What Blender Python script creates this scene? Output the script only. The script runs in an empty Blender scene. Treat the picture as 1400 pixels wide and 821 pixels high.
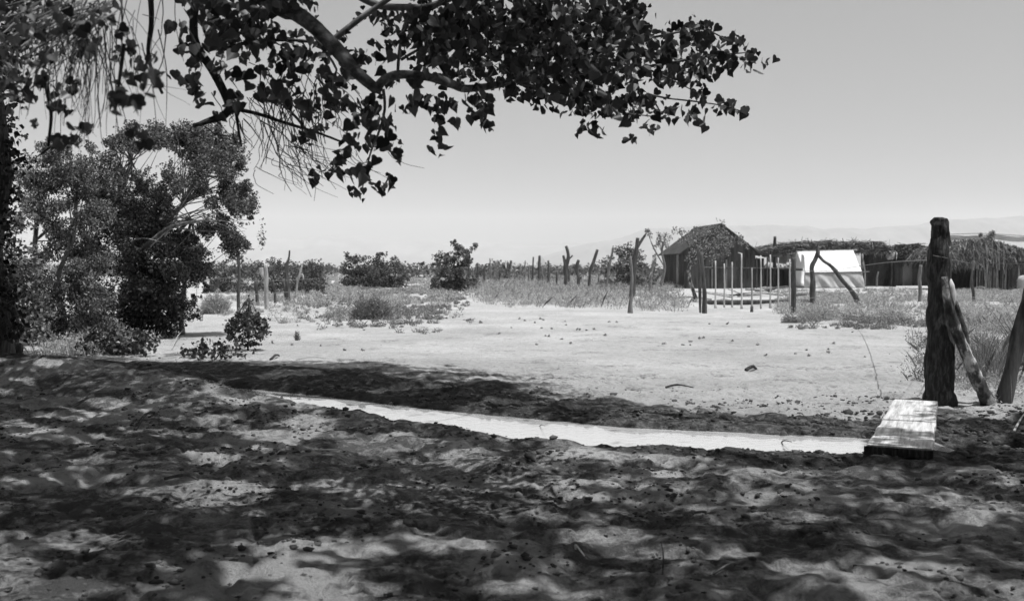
import bpy, math, random
import numpy as np
rng = np.random.default_rng(11)
random.seed(5)
scene = bpy.context.scene
COL = scene.collection
EYE = 1.5
FPX = 1400.0
PITCH = math.atan(45.5 / FPX)
ca, sa = math.cos(PITCH), math.sin(PITCH)
SUN = np.array([0.27, -0.12, 0.0]); SUN[2] = math.sqrt(1 - SUN[0]**2 - SUN[1]**2)

# ---------------------------------------------------------------- helpers
def ray(px, py):
    u = (px - 700) / FPX; v = (410.5 - py) / FPX
    return np.array([u, ca + v * sa, -sa + v * ca])
def at(px, py, Y):
    d = ray(px, py); d = d * (Y / d[1])
    return np.array([d[0], d[1], d[2] + EYE])
def gpt(px, py, z=0.0):
    d = ray(px, py); t = (z - EYE) / d[2]
    return np.array([d[0] * t, d[1] * t, z])

def _hash(ix, iy, seed):
    h = (ix.astype(np.int64) * 374761393 + iy.astype(np.int64) * 668265263 + seed * 1442695041) & 0x7fffffff
    h = (h ^ (h >> 13)) * 1274126177 & 0x7fffffff
    h = h ^ (h >> 16)
    return (h & 0xffff) / 65535.0
def vnoise(x, y, seed=0):
    x = np.asarray(x, float); y = np.asarray(y, float)
    ix = np.floor(x); iy = np.floor(y); fx = x - ix; fy = y - iy
    fx = fx*fx*fx*(fx*(fx*6-15)+10); fy = fy*fy*fy*(fy*(fy*6-15)+10)
    a = _hash(ix, iy, seed); b = _hash(ix+1, iy, seed); c = _hash(ix, iy+1, seed); d = _hash(ix+1, iy+1, seed)
    return (a + (b-a)*fx) * (1-fy) + (c + (d-c)*fx) * fy
def fbm(x, y, octv=4, seed=0):
    s = 0; a = 0.5; t = 0
    for o in range(octv):
        s = s + a * vnoise(x * 2**o + 17.3*o, y * 2**o - 9.1*o, seed + o); t += a; a *= 0.5
    return s / t
def sstep(a, b, x):
    t = np.clip((x - a) / (b - a), 0, 1); return t*t*(3-2*t)

def make_mesh(name, verts, faces, mat, smooth=False, attr=None):
    """faces: list of arrays (n,k) of uniform polygons, or a plain python list of tuples"""
    me = bpy.data.meshes.new(name)
    verts = np.asarray(verts, np.float32).reshape(-1, 3)
    if isinstance(faces, list) and (len(faces) == 0 or not isinstance(faces[0], np.ndarray)):
        me.from_pydata([tuple(map(float, v)) for v in verts], [], [tuple(int(i) for i in f) for f in faces])
    else:
        loops = np.concatenate([f.ravel() for f in faces]).astype(np.int32)
        sizes = np.concatenate([np.full(len(f), f.shape[1], np.int32) for f in faces])
        starts = np.concatenate([[0], np.cumsum(sizes)[:-1]]).astype(np.int32)
        me.vertices.add(len(verts)); me.vertices.foreach_set('co', verts.ravel())
        me.loops.add(len(loops)); me.loops.foreach_set('vertex_index', loops)
        me.polygons.add(len(sizes)); me.polygons.foreach_set('loop_start', starts)
        me.update(calc_edges=True)
    if attr is not None:
        for k, a in attr.items():
            at_ = me.attributes.new(k, 'FLOAT', 'POINT'); at_.data.foreach_set('value', np.asarray(a, np.float32))
    if smooth:
        me.polygons.foreach_set('use_smooth', np.ones(len(me.polygons), bool))
    me.materials.append(mat)
    me.update()
    return me

class MB:
    def __init__(s): s.v = []; s.f = []; s.n = 0
    def add(s, v, f):
        v = [tuple(map(float, p)) for p in v]
        s.v += v; s.f += [tuple(i + s.n for i in q) for q in f]; s.n += len(v)
    def tube(s, pts, rad, n=8, sub=3, wob=0.0, seed=0, cap=True):
        pts = [np.asarray(p, float) for p in pts]
        rad = list(rad) if hasattr(rad, '__len__') else [rad]*len(pts)
        P = []; R = []
        m = len(pts)
        for i in range(m-1):
            p0 = pts[max(i-1, 0)]; p1 = pts[i]; p2 = pts[i+1]; p3 = pts[min(i+2, m-1)]
            for k in range(sub):
                t = k / sub
                P.append(0.5*((2*p1)+(-p0+p2)*t+(2*p0-5*p1+4*p2-p3)*t*t+(-p0+3*p1-3*p2+p3)*t**3))
                R.append(rad[i]*(1-t)+rad[i+1]*t)
        P.append(pts[-1]); R.append(rad[-1])
        r_ = random.Random(seed)
        base = []; N = len(P); u = None
        ph = r_.random()*6; a2 = r_.random()*6
        for i in range(N):
            d = P[min(i+1, N-1)] - P[max(i-1, 0)]; d = d/(np.linalg.norm(d)+1e-9)
            if u is None:
                h = np.array([0, 0, 1.0]) if abs(d[2]) < .8 else np.array([1.0, 0, 0])
                u = np.cross(d, h)
            u = u - d*np.dot(u, d); u /= np.linalg.norm(u)+1e-9
            w = np.cross(d, u)
            for k in range(n):
                a = 2*math.pi*k/n
                rr = R[i]*(1 + wob*(math.sin(2*a+ph+i*.7)*.5 + math.sin(3*a+a2-i*.9)*.4 + (r_.random()-.5)*.8))
                base.append(P[i] + (u*math.cos(a) + w*math.sin(a))*rr)
        f = []
        for i in range(N-1):
            for k in range(n):
                k2 = (k+1) % n
                f.append((i*n+k, i*n+k2, (i+1)*n+k2, (i+1)*n+k))
        if cap:
            f.append(tuple(range(n))[::-1]); f.append(tuple((N-1)*n+k for k in range(n)))
        s.add(base, f); return s
    def box(s, c, sx, sy, sz, ax=None, jit=0):
        """c = centre; ax = 3x3 rows of unit axes"""
        c = np.asarray(c, float); A = np.eye(3) if ax is None else np.asarray(ax, float)
        v = []
        for dx in (-.5, .5):
            for dy in (-.5, .5):
                for dz in (-.5, .5):
                    v.append(c + A[0]*dx*sx + A[1]*dy*sy + A[2]*dz*sz + (np.random.RandomState(int(abs(c[0]*997+c[2]*331+dx*3+dy*5+dz*7)) % 99999).rand(3)-.5)*jit)
        s.add(v, [(0,1,3,2),(4,6,7,5),(0,4,5,1),(2,3,7,6),(0,2,6,4),(1,5,7,3)]); return s

def tagp(o, label=None, cat=None, group=None, kind=None):
    if label: o['label'] = label
    if cat: o['category'] = cat
    if group: o['group'] = group
    if kind: o['kind'] = kind
    return o
def thing(name, loc, label, cat, group=None):
    o = bpy.data.objects.new(name, None); COL.objects.link(o)
    o.location = tuple(map(float, loc)); o.empty_display_size = .2
    o['_o'] = [float(a) for a in loc]
    return tagp(o, label, cat, group)
def origin_of(o):
    while o is not None:
        if '_o' in o: return np.array(list(o['_o']))
        o = o.parent
    return np.zeros(3)
def link(name, verts, faces, mat, parent=None, origin=None, smooth=False, attr=None, **kw):
    org = origin_of(parent) if parent is not None else (np.zeros(3) if origin is None else np.asarray(origin, float))
    v = np.asarray(verts, float).reshape(-1, 3) - org
    me = make_mesh(name, v, faces, mat, smooth, attr)
    o = bpy.data.objects.new(name, me); COL.objects.link(o)
    if parent is not None: o.parent = parent
    else: o.location = tuple(org)
    return tagp(o, **kw)
def build(mb, name, mat, parent=None, origin=None, smooth=False, **kw):
    return link(name, mb.v, mb.f, mat, parent, origin, smooth, **kw)

# ---------------------------------------------------------------- materials (all neutral grey: a black and white photograph)
def nodes(name):
    m = bpy.data.materials.new(name); m.use_nodes = True
    nt = m.node_tree; nt.nodes.clear()
    out = nt.nodes.new('ShaderNodeOutputMaterial')
    return m, nt, out
def N(nt, t, **kw):
    n = nt.nodes.new(t)
    for k, v in kw.items():
        if k in n.inputs: n.inputs[k].default_value = v
        else: setattr(n, k, v)
    return n
def g3(v): return (v, v, v, 1)
def ramp(nt, fac, stops):
    r = nt.nodes.new('ShaderNodeValToRGB')
    while len(r.color_ramp.elements) < len(stops): r.color_ramp.elements.new(.5)
    for e, (p, c) in zip(r.color_ramp.elements, stops): e.position = p; e.color = g3(c)
    nt.links.new(fac, r.inputs[0]); return r
def mat_surface(name, lo, hi, scale=(8, 8, 8), rough=.9, bump=.3, bdist=.01, detail=6, spec=.2, mid=None, distort=0):
    m, nt, out = nodes(name)
    tc = N(nt, 'ShaderNodeTexCoord'); mp = N(nt, 'ShaderNodeMapping'); mp.inputs['Scale'].default_value = scale
    nt.links.new(tc.outputs['Object'], mp.inputs[0])
    no = N(nt, 'ShaderNodeTexNoise', Scale=1.0, Detail=float(detail), Roughness=.65, Distortion=float(distort)); nt.links.new(mp.outputs[0], no.inputs['Vector'])
    r = ramp(nt, no.outputs[0], [(.36, lo), (.5, mid if mid is not None else (lo+hi)/2), (.64, hi)])
    b = N(nt, 'ShaderNodeBsdfPrincipled', Roughness=rough)
    b.inputs['Specular IOR Level'].default_value = spec
    nt.links.new(r.outputs[0], b.inputs['Base Color'])
    bp = N(nt, 'ShaderNodeBump', Strength=bump, Distance=bdist); nt.links.new(no.outputs[0], bp.inputs['Height']); nt.links.new(bp.outputs[0], b.inputs['Normal'])
    nt.links.new(b.outputs[0], out.inputs[0]); return m
def mat_leaf(name, lo, hi, trans=.25, rough=.6, spec=.3):
    m, nt, out = nodes(name)
    ge = N(nt, 'ShaderNodeNewGeometry')
    r = ramp(nt, ge.outputs['Random Per Island'], [(0, lo), (.6, (lo+hi)*.45), (1, hi)])
    b = N(nt, 'ShaderNodeBsdfPrincipled', Roughness=rough); b.inputs['Specular IOR Level'].default_value = spec
    t = N(nt, 'ShaderNodeBsdfTranslucent'); mx = N(nt, 'ShaderNodeMixShader'); mx.inputs[0].default_value = trans
    nt.links.new(r.outputs[0], b.inputs['Base Color']); nt.links.new(r.outputs[0], t.inputs[0])
    nt.links.new(b.outputs[0], mx.inputs[1]); nt.links.new(t.outputs[0], mx.inputs[2]); nt.links.new(mx.outputs[0], out.inputs[0]); return m

M = {}
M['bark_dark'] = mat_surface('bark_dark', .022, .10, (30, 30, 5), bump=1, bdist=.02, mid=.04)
M['bark_grey'] = mat_surface('bark_grey', .09, .26, (14, 14, 3), bump=.8, bdist=.012)
M['bark_limb'] = mat_surface('bark_limb', .035, .22, (11, 11, 14), bump=1, bdist=.012, mid=.10)
M['bark_mott'] = mat_surface('bark_mottled', .025, .6, (8, 8, 5), bump=1, bdist=.02, mid=.09, detail=8)
M['wood_pale'] = mat_surface('wood_pale', .22, .48, (9, 9, 2), bump=.4, bdist=.01)
M['bark_pale'] = mat_surface('bark_pale', .12, .4, (9, 9, 9), bump=.8, bdist=.01)
M['wood_white'] = mat_surface('wood_white', .5, .8, (6, 6, 3), bump=.4, bdist=.01)
M['post'] = mat_surface('post_wood', .035, .12, (12, 12, 2), bump=.7, bdist=.012)
M['post_mid'] = mat_surface('post_weathered', .10, .24, (10, 10, 2), bump=.6, bdist=.012)
M['picket'] = mat_surface('picket_wood', .38, .62, (9, 9, 2), bump=.4, bdist=.01)
M['plank'] = mat_surface('plank_worn', .26, .66, (22, 1.6, 18), bump=1, bdist=.008, mid=.5, detail=9)
M['board'] = mat_surface('wall_board', .02, .085, (3, 3, .5), bump=.5, bdist=.02)
M['roofing'] = mat_surface('roofing_shingle', .03, .07, (2, 2, 2), bump=.5, bdist=.03)
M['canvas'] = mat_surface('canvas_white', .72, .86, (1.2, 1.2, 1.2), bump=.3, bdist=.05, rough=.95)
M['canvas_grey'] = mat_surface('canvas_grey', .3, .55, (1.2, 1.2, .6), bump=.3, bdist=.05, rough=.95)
M['thatch'] = mat_leaf('thatch_straw', .05, .34, .05, .9, .05)
M['thatch_dark'] = mat_leaf('thatch_old', .03, .12, .05, .9, .05)
M['leaf'] = mat_leaf('cottonwood_leaf', .012, .13, .14, .4, .4)
M['leaf_top'] = mat_leaf('cottonwood_leaf_high', .02, .06, .04, .6, .2)
M['leaf_fine'] = mat_leaf('mesquite_leaf', .02, .28, .2, .6, .2)
M['leaf_mid'] = mat_leaf('willow_leaf', .04, .36, .25, .6, .2)
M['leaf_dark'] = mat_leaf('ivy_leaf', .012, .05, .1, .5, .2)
M['leaf_brush'] = mat_leaf('brush_leaf', .04, .20, .2, .8, .1)
M['leaf_gloss'] = mat_leaf('sprout_leaf', .025, .12, .12, .35, .4)
M['dry'] = mat_leaf('dry_weed', .26, .66, .3, .9, .05)
M['drydark'] = mat_leaf('dry_weed_dark', .14, .40, .2, .9, .05)
M['twig'] = mat_surface('twig', .03, .12, (20, 20, 20))
M['twig_pale'] = mat_surface('twig_pale', .18, .4, (20, 20, 20))
M['wire'] = mat_surface('wire_rusty', .08, .2, (40, 40, 40), rough=.6)
M['stone'] = mat_surface('stone_pale', .4, .6, (8, 8, 8))
M['clod'] = mat_surface('earth_clod', .04, .12, (12, 12, 12))
M['hill'] = mat_surface('hill_rock', .09, .18, (.004, .004, .004), bump=.3, bdist=20)
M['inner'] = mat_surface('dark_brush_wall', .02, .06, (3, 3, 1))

# ---------------------------------------------------------------- ground
DX = np.array([-60,-15, -9, -6, -4.24, -3.08, -2.25, -1.07, 0, 1.07, 3.05, 4.5, 7, 12, 60.])
DY = np.array([20, 17, 15.5, 14.2, 13.2, 12.35, 11.68, 10.72, 9.97, 9.37, 8.92, 8.78, 8.6, 8.2, 6.])
DW = np.array([.4, .4, .4, .4, .38, .50, .56, .54, .58, .50, .36, .02, .0, .0, .0])
DL = np.array([.3, .3, .3, .32, .25, .08, .03, .01, 0, 0, .0, .05, .06, 0, 0])
WZ = -0.07
def terrain(x, y):
    x = np.asarray(x, float); y = np.asarray(y, float)
    far = sstep(14, 40, np.hypot(x, y))
    z = (fbm(x/7, y/7, 3, 3) - .5) * .10 + (fbm(x/40, y/40, 3, 8)-.5) * .5 * sstep(60, 200, y)
    lump = np.abs(fbm(x/.9, y/.7, 4, 21) - .5) * .14 + (fbm(x/.3, y/.24, 5, 31)-.5) * .095 - .035*sstep(.60,.72,fbm(x/.17, y/.17, 2, 35))
    ynear = sstep(16.5, 13, y)
    z = z + lump * (0.22 + .78 * ynear) * (1 - .6*far) - .03
    z = z + (fbm(x/.09, y/.08, 2, 51) - .5) * .03 * sstep(24, 14, y)
    yc = np.interp(x, DX, DY); hw = np.interp(x, DX, DW); dl = np.interp(x, DX, DL)
    e = (fbm(x/.5, y/.5, 4, 71) - .5) * .28 + (fbm(x/.12, y/.12, 3, 75) - .5) * .16
    dy = y - yc
    hill = dl * np.exp(-((dy + hw + .55)/1.2)**2) + .05*sstep(.3, -1.2, x)*np.exp(-((dy+hw+.5)/.8)**2)
    z = z * sstep(.0, .9, np.abs(dy) - hw + .25) + hill
    # shallow step up of the far bank on the left
    z = z + .07 * sstep(.5, 2.3, dy) * sstep(2.5, -2, x) * sstep(9, 3, dy)
    a = np.abs(dy) - hw + e*.35
    cut = sstep(.26, -.06, a)
    z = z * (1 - cut) + (-.16) * cut
    return z
def gz(x, y): return float(terrain(np.array([x]), np.array([y]))[0])
def gp(px, py):
    """point of the ground seen at a pixel"""
    p = gpt(px, py)
    for _ in range(4): p = gpt(px, py, gz(p[0], p[1]))
    return p
def on(px, Y):
    x = (px-700)/FPX*Y*ca
    return np.array([x, Y, gz(x, Y)])

ys = np.concatenate([-np.geomspace(400, 4, 24), np.linspace(-3.6, 3.4, 40), np.arange(3.6, 16.5, .034), np.geomspace(16.55, 60, 150), np.geomspace(62, 9000, 90)])
xp = np.concatenate([np.arange(0.017, 8.6, .036), np.geomspace(8.65, 20, 50), np.geomspace(21, 9000, 70)])
xs = np.concatenate([-xp[::-1], xp])
GX, GY = np.meshgrid(xs, ys)
GZ = terrain(GX, GY)
nx, ny = len(xs), len(ys)
V = np.stack([GX, GY, GZ], -1).reshape(-1, 3)
i = np.arange(ny-1)[:, None]*nx + np.arange(nx-1)[None]
F = np.stack([i, i+1, i+nx+1, i+nx], -1).reshape(-1, 4)
dyy = (GY - np.interp(GX, DX, DY)) - np.interp(GX, DX, DW)
wn = fbm(GX/1.1, GY/1.1, 4, 91) - .5
reach = np.interp(GX, [-8, -4, -1, 1.2, 3, 5, 9], [2.6, 2.6, 2.6, 2.0, 1.1, 1.5, 1.8])
wet = sstep(1.15, .45, dyy/reach + wn*1.3) * sstep(-1.7, -1.0, dyy + wn)
wet = np.clip(wet, 0, 1)
# litter speckle, with the tree's shade also darkened into the soil colour
litter_shade = sstep(16.6, 14.5, GY + wn*4) * (.35+.34*(fbm(GX/.5, GY/.4, 6, 101)-.5)*2) * np.where(dyy > 0, sstep(3, 0, GX), 1)
litter_shade = np.maximum(litter_shade, .30*sstep(.56,.72,fbm(GX/.5,GY/.5,5,107)))
def mat_ground():
    m, nt, out = nodes('sandy_ground')
    L = nt.links.new
    tc = N(nt, 'ShaderNodeTexCoord')
    n1 = N(nt, 'ShaderNodeTexNoise', Scale=.35, Detail=7.0, Roughness=.6); L(tc.outputs['Object'], n1.inputs['Vector'])
    n2 = N(nt, 'ShaderNodeTexNoise', Scale=9.0, Detail=8.0, Roughness=.72); L(tc.outputs['Object'], n2.inputs['Vector'])
    n3 = N(nt, 'ShaderNodeTexNoise', Scale=38.0, Detail=6.0, Roughness=.7); L(tc.outputs['Object'], n3.inputs['Vector'])
    r1 = ramp(nt, n1.outputs[0], [(.34, .42), (.5, .50), (.64, .58)])
    r2 = ramp(nt, n2.outputs[0], [(.34, .55), (.45, .88), (.60, 1.0)])
    mul = N(nt, 'ShaderNodeMix', data_type='RGBA', blend_type='MULTIPLY'); mul.inputs[0].default_value = .8
    L(r1.outputs[0], mul.inputs[6]); L(r2.outputs[0], mul.inputs[7])
    aw = N(nt, 'ShaderNodeAttribute', attribute_name='wet')
    al = N(nt, 'ShaderNodeAttribute', attribute_name='litter')
    rw = ramp(nt, n2.outputs[0], [(.38, .03), (.5, .085), (.62, .20)])
    # wet mask broken up by noise
    ad = N(nt, 'ShaderNodeMath', operation='ADD'); L(aw.outputs['Fac'], ad.inputs[0]); L(n2.outputs[0], ad.inputs[1])
    rr = ramp(nt, ad.outputs[0], [(.72, 0), (1.05, 1)])
    mx = N(nt, 'ShaderNodeMix', data_type='RGBA'); L(rr.outputs[0], mx.inputs[0]); L(mul.outputs[2], mx.inputs[6]); L(rw.outputs[0], mx.inputs[7])
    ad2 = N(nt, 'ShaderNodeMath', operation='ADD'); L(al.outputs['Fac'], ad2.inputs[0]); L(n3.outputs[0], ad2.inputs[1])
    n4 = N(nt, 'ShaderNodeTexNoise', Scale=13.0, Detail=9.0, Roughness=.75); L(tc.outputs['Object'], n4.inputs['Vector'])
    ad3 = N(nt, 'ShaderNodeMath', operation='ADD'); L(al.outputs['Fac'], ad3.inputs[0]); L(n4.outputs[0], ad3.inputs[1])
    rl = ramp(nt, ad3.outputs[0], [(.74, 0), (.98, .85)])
    mx2 = N(nt, 'ShaderNodeMix', data_type='RGBA'); L(rl.outputs[0], mx2.inputs[0]); L(mx.outputs[2], mx2.inputs[6]); mx2.inputs[7].default_value = g3(.06)  # litter speckle and painted shade both darken the soil here
    b = N(nt, 'ShaderNodeBsdfPrincipled', Roughness=.95); b.inputs['Specular IOR Level'].default_value = .1
    L(mx2.outputs[2], b.inputs['Base Color'])
    hs = N(nt, 'ShaderNodeMath', operation='MULTIPLY_ADD'); L(n3.outputs[0], hs.inputs[0]); hs.inputs[1].default_value = .45; L(n4.outputs[0], hs.inputs[2])
    bp = N(nt, 'ShaderNodeBump', Strength=1.0, Distance=.07); L(hs.outputs[0], bp.inputs['Height']); L(bp.outputs[0], b.inputs['Normal'])
    L(b.outputs[0], out.inputs[0]); return m
link('ground', V, [F], mat_ground(), smooth=True, attr={'wet': wet.ravel(), 'litter': litter_shade.ravel()}, kind='structure', label='pale dry sandy ground with a damp ditch bank')

# water
def mat_water():
    m, nt, out = nodes('ditch_water'); L = nt.links.new
    tc = N(nt, 'ShaderNodeTexCoord'); no = N(nt, 'ShaderNodeTexNoise', Scale=11.0, Detail=4.0); L(tc.outputs['Object'], no.inputs['Vector'])
    b = N(nt, 'ShaderNodeBsdfPrincipled', Roughness=.12, IOR=1.33); b.inputs['Base Color'].default_value = g3(.72); b.inputs['Specular IOR Level'].default_value = 1.0
    b.inputs['Coat Weight'].default_value = 1; b.inputs['Coat Roughness'].default_value = .03; b.inputs['Coat IOR'].default_value = 1.6
    bp = N(nt, 'ShaderNodeBump', Strength=.5, Distance=.012); L(no.outputs[0], bp.inputs['Height']); L(bp.outputs[0], b.inputs['Normal'])
    L(b.outputs[0], out.inputs[0]); return m
wx = np.linspace(-16, 3.8, 120); wy = np.interp(wx, DX, DY); ww = np.interp(wx, DX, DW) + .28
WV = np.concatenate([np.stack([wx, wy-ww, wx*0+WZ], 1), np.stack([wx, wy+ww, wx*0+WZ], 1)])
k = np.arange(119)
link('water', WV, [np.stack([k, k+1, k+121, k+120], 1)], mat_water(), kind='structure', label='milky bright water in the irrigation ditch')

# hills
def hills(name, sil, Y, depth, seed, label):
    sx = np.linspace(sil[0][0], sil[-1][0], 420)
    sy = np.interp(sx, [a for a, _ in sil], [b for _, b in sil])
    h = (365 - sy)/FPX*Y + EYE
    h = h + (fbm(sx/40, sx*0, 5, seed)-.5)*Y*.006
    X = (sx-700)/FPX*Y
    T = np.linspace(0, 1, 22)
    vv = []
    for t in T:
        prof = math.sin(min(t/.7, 1)*math.pi/2)**1.1 if t < .7 else 1 - ((t-.7)/.3)**1.5
        hh = h*prof*(1 + (fbm(sx/25, sx*0+t*6, 4, seed+3)-.5)*.5*(1-abs(2*min(t/.7,1)-1)))
        vv.append(np.stack([X*(1+0*t), np.full_like(X, Y - depth*.7 + depth*t), hh-2], 1))
    vv = np.array(vv); n_, m_ = vv.shape[:2]
    i = np.arange(n_-1)[:, None]*m_+np.arange(m_-1)[None]
    F = np.stack([i, i+1, i+m_+1, i+m_], -1).reshape(-1, 4)
    link(name, vv.reshape(-1, 3), [F], M['hill'], smooth=True, kind='structure', label=label)
hills('hills', [(-300,345),(0,330),(200,322),(340,321),(430,326),(455,322),(475,322),(520,327),(600,331),(700,333),(780,333),(860,329),(1000,335),(1200,345)], 7400, 1500, 5, 'faint pale mountain range on the left horizon')
hills('hills', [(740,350),(800,334),(850,322),(880,314),(930,309),(980,307),(1060,310),(1120,312),(1180,309),(1250,306),(1300,301),(1400,297),(1600,304),(1800,330)], 5600, 1400, 15, 'faint pale mountain slope behind the huts')

# ---------------------------------------------------------------- leaves
KITE = np.array([[0, 0, 0], [-.46, .3, .14], [0, 1, -.05], [.46, .3, .14]])
DELT = np.array([[0, .04, 0], [-.2, -.07, .05], [-.42, 0, .10], [-.52, .2, .12], [-.44, .44, .07], [-.2, .72, .0], [0, 1.0, -.12], [.2, .72, .0], [.44, .44, .07], [.52, .2, .12], [.42, 0, .10], [.2, -.07, .05]])
def frames(n, down, r=None):
    r = r or rng
    d = r.normal(size=(n, 3)); d /= np.linalg.norm(d, axis=1)[:, None]
    d = d*(1-down) + np.array([0, 0, -1.0])*down; d /= np.linalg.norm(d, axis=1)[:, None]
    s = np.cross(d, r.normal(size=(n, 3))); s /= np.linalg.norm(s, axis=1)[:, None]+1e-9
    return d, s, np.cross(d, s)
def leaves(cen, size, down=.3, shape='kite', wid=1.0):
    cen = np.asarray(cen, float); n = len(cen)
    T = KITE if shape == 'kite' else DELT
    size = np.broadcast_to(size, (n,))*(.5+.75*rng.random(n))
    d, s, w = frames(n, down)
    v = cen[:, None] + size[:, None, None]*(T[None, :, 0:1]*wid*s[:, None] + (T[None, :, 1:2]-.4)*d[:, None] + T[None, :, 2:3]*w[:, None]*(.5+rng.random((n, 1, 1))))
    o = np.arange(n)[:, None]*len(T)
    if shape == 'kite': F = [np.concatenate([o+np.array([[0, 1, 2]]), o+np.array([[0, 2, 3]])])]
    else: F = [np.concatenate([o+np.array([[0, 1, 2, 3, 4, 5, 6]]), o+np.array([[0, 6, 7, 8, 9, 10, 11]])])]
    return v.reshape(-1, 3), F
def cat(parts):
    vs = []; fs = []; n = 0
    for v, f in parts:
        vs.append(v); fs += [a+n for a in f]; n += len(v)
    return np.concatenate(vs), fs
def mb_np(mb):
    return np.array(mb.v), mb.f

# ================================================================ the big shade cottonwood
ct_base = np.array([-7.25, 14.0, gz(-7.25, 14.0)-.1])
ct = thing('cottonwood_tree', ct_base, 'large cottonwood shading the foreground, its leafy limbs hanging into the top of the picture', 'tree')
tr = MB(); tr.tube([ct_base, ct_base+[-.05, 0, 1.2], ct_base+[.12, -.1, 2.6], ct_base+[.1, -.2, 4.2], ct_base+[-.2, -.1, 6.2], ct_base+[.2, -.4, 9]], [.42, .34, .30, .28, .2, .08], 14, 6, .16, 3)
build(tr, 'trunk', M['bark_dark'], ct, smooth=True)
# limbs: the one that crosses the top of the picture
limbs = []
fork = ct_base+[.1, -.2, 4.4]
A = at
limb_pts = [fork, np.array([-4.9, 10.4, 5.0]), np.array([-2.7, 7.3, 4.3]), A(352, -12, 5.8), A(408, 20, 5.6), A(452, 58, 5.45), A(482, 93, 5.4), A(516, 124, 5.4)]
limb_r = [.2, .14, .10, .048, .043, .039, .034, .027]
M1 = MB(); M1.tube(limb_pts, limb_r, 12, 6, .08, 4); build(M1, 'limb', M['bark_limb'], ct, smooth=True)
M2 = MB(); M2.tube([A(514, 126, 5.4), A(524, 110, 5.42), A(548, 102, 5.5), A(590, 106, 5.6), A(618, 115, 5.75), A(648, 121, 6.0), A(720, 108, 6.7), A(800, 98, 6.9), A(880, 92, 7.0), A(960, 78, 7.1), A(1020, 72, 7.1)],
     [.023, .026, .024, .022, .027, .021, .02, .015, .011, .008, .004], 10, 5, .12, 5); build(M2, 'limb', M['bark_limb'], ct, smooth=True)
side = MB()
def br(pts, r0, r1=None, Y=6.1, n=6, wob=.1, mb=None):
    mat_ = 'bark_grey' if mb is None else 'bark_dark'; mb = MB(); side_ = mb
    r1 = r0*.4 if r1 is None else r1
    P = [A(p[0], p[1], p[2] if len(p) > 2 else Y) for p in pts]
    mb.tube(P, list(np.linspace(r0, r1, len(P))), n, 4, wob, len(pts)*7+int(pts[0][0])); build(mb, 'branch', M[mat_], ct, smooth=True)
dark = MB()
br([(205,-15),(207,30),(203,80),(222,128)], .016, .008, 5.6, mb=dark)
br([(270,-20),(265,50),(290,95),(306,125),(316,148)], .024, .026, 5.7, mb=dark)
br([(316,148),(302,160),(285,166),(264,172)], .026, .012, 5.7, mb=dark)
br([(316,148),(350,155),(390,168),(430,180),(470,195)], .014, .006, 5.8, mb=dark)
br([(300,70),(340,58),(400,55),(440,62),(460,80)], .012, .008, 6.2, mb=dark)
br([(322,148),(325,170),(330,200)], .012, .005, 5.7, mb=dark)
br([(480,-10),(520,8),(560,10),(590,8),(640,-12)], .024, .018, 6.3)
br([(570,10),(553,35),(546,70),(544,96)], .012, .010, 6.3)
br([(524,122),(526,150),(518,180),(508,205),(500,235),(495,260)], .010, .003, 6.0)
br([(548,82),(585,62),(630,55)], .010, .005, 6.3)
br([(600,-10),(640,60),(680,100)], .010, .005, 6.5)
br([(700,110),(760,125),(830,150),(900,160)], .012, .004, 6.8)
br([(880,92),(920,110),(960,130)], .008, .003, 7.0)
br([(885,128),(910,134),(945,138),(985,144),(1015,152)], .008, .003, 7.0)
br([(800,98),(840,60),(900,50),(960,40),(1000,60)], .012, .004, 7.0)
br([(648,121),(660,140),(662,160)], .008, .003, 6.5)
br([(690,-15),(740,30),(800,55),(880,70)], .02, .006, 6.8)
br([(452,58),(500,20),(560,-20)], .02, .015, 6.2)
br([(430,50),(460,95),(445,110)], .01, .005, 6.1)
br([(250,-10),(330,10),(420,15)], .02, .012, 6.4)
# limbs above the frame that carry the shading crown
up = MB()
def crown_h(X, Y): return max(4.9, 1.5+.285*max(Y, 0)+.75)
ends = [(-4,14.5),(-1,13.5),(12,-2),(9,-8),(-9,12),(-10,6),(-8,0),(-5,-5),(-2,9),(2,11.5),(5,9.5),(8,8),(2,5),(5,3),(0,0),(3,-4),(-4,3),(7,0),(-6,8.5),(0,14),(-4,13)]
for q, (ex, ey) in enumerate(ends):
    zt = crown_h(ex, ey)+1.4; e = np.array([ex, ey, zt]); s0 = ct_base+[0, -.1, 5.2+random.random()*1.8]
    m1 = s0*.62+e*.38+[random.uniform(-.5,.5), random.uniform(-.5,.5), 1.2]; m2 = s0*.25+e*.75+[random.uniform(-.5,.5), random.uniform(-.5,.5), .8]
    up.tube([s0, m1, m2, e], [.12, .08, .045, .012], 6, 5, .1, q)
    for j in range(7):
        t = random.uniform(.35, .95); b0 = m2*(1-t)+e*t if t > .6 else m1*(1-t)+m2*t
        up.tube([b0, b0+[random.uniform(-.9,.9), random.uniform(-.9,.9), .3], b0+[random.uniform(-2,2), random.uniform(-2,2), random.uniform(-.2, .7)]], [.025, .015, .004], 5, 3, .1, q*9+j)
build(up, 'limb', M['bark_grey'], ct, smooth=True)

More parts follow.
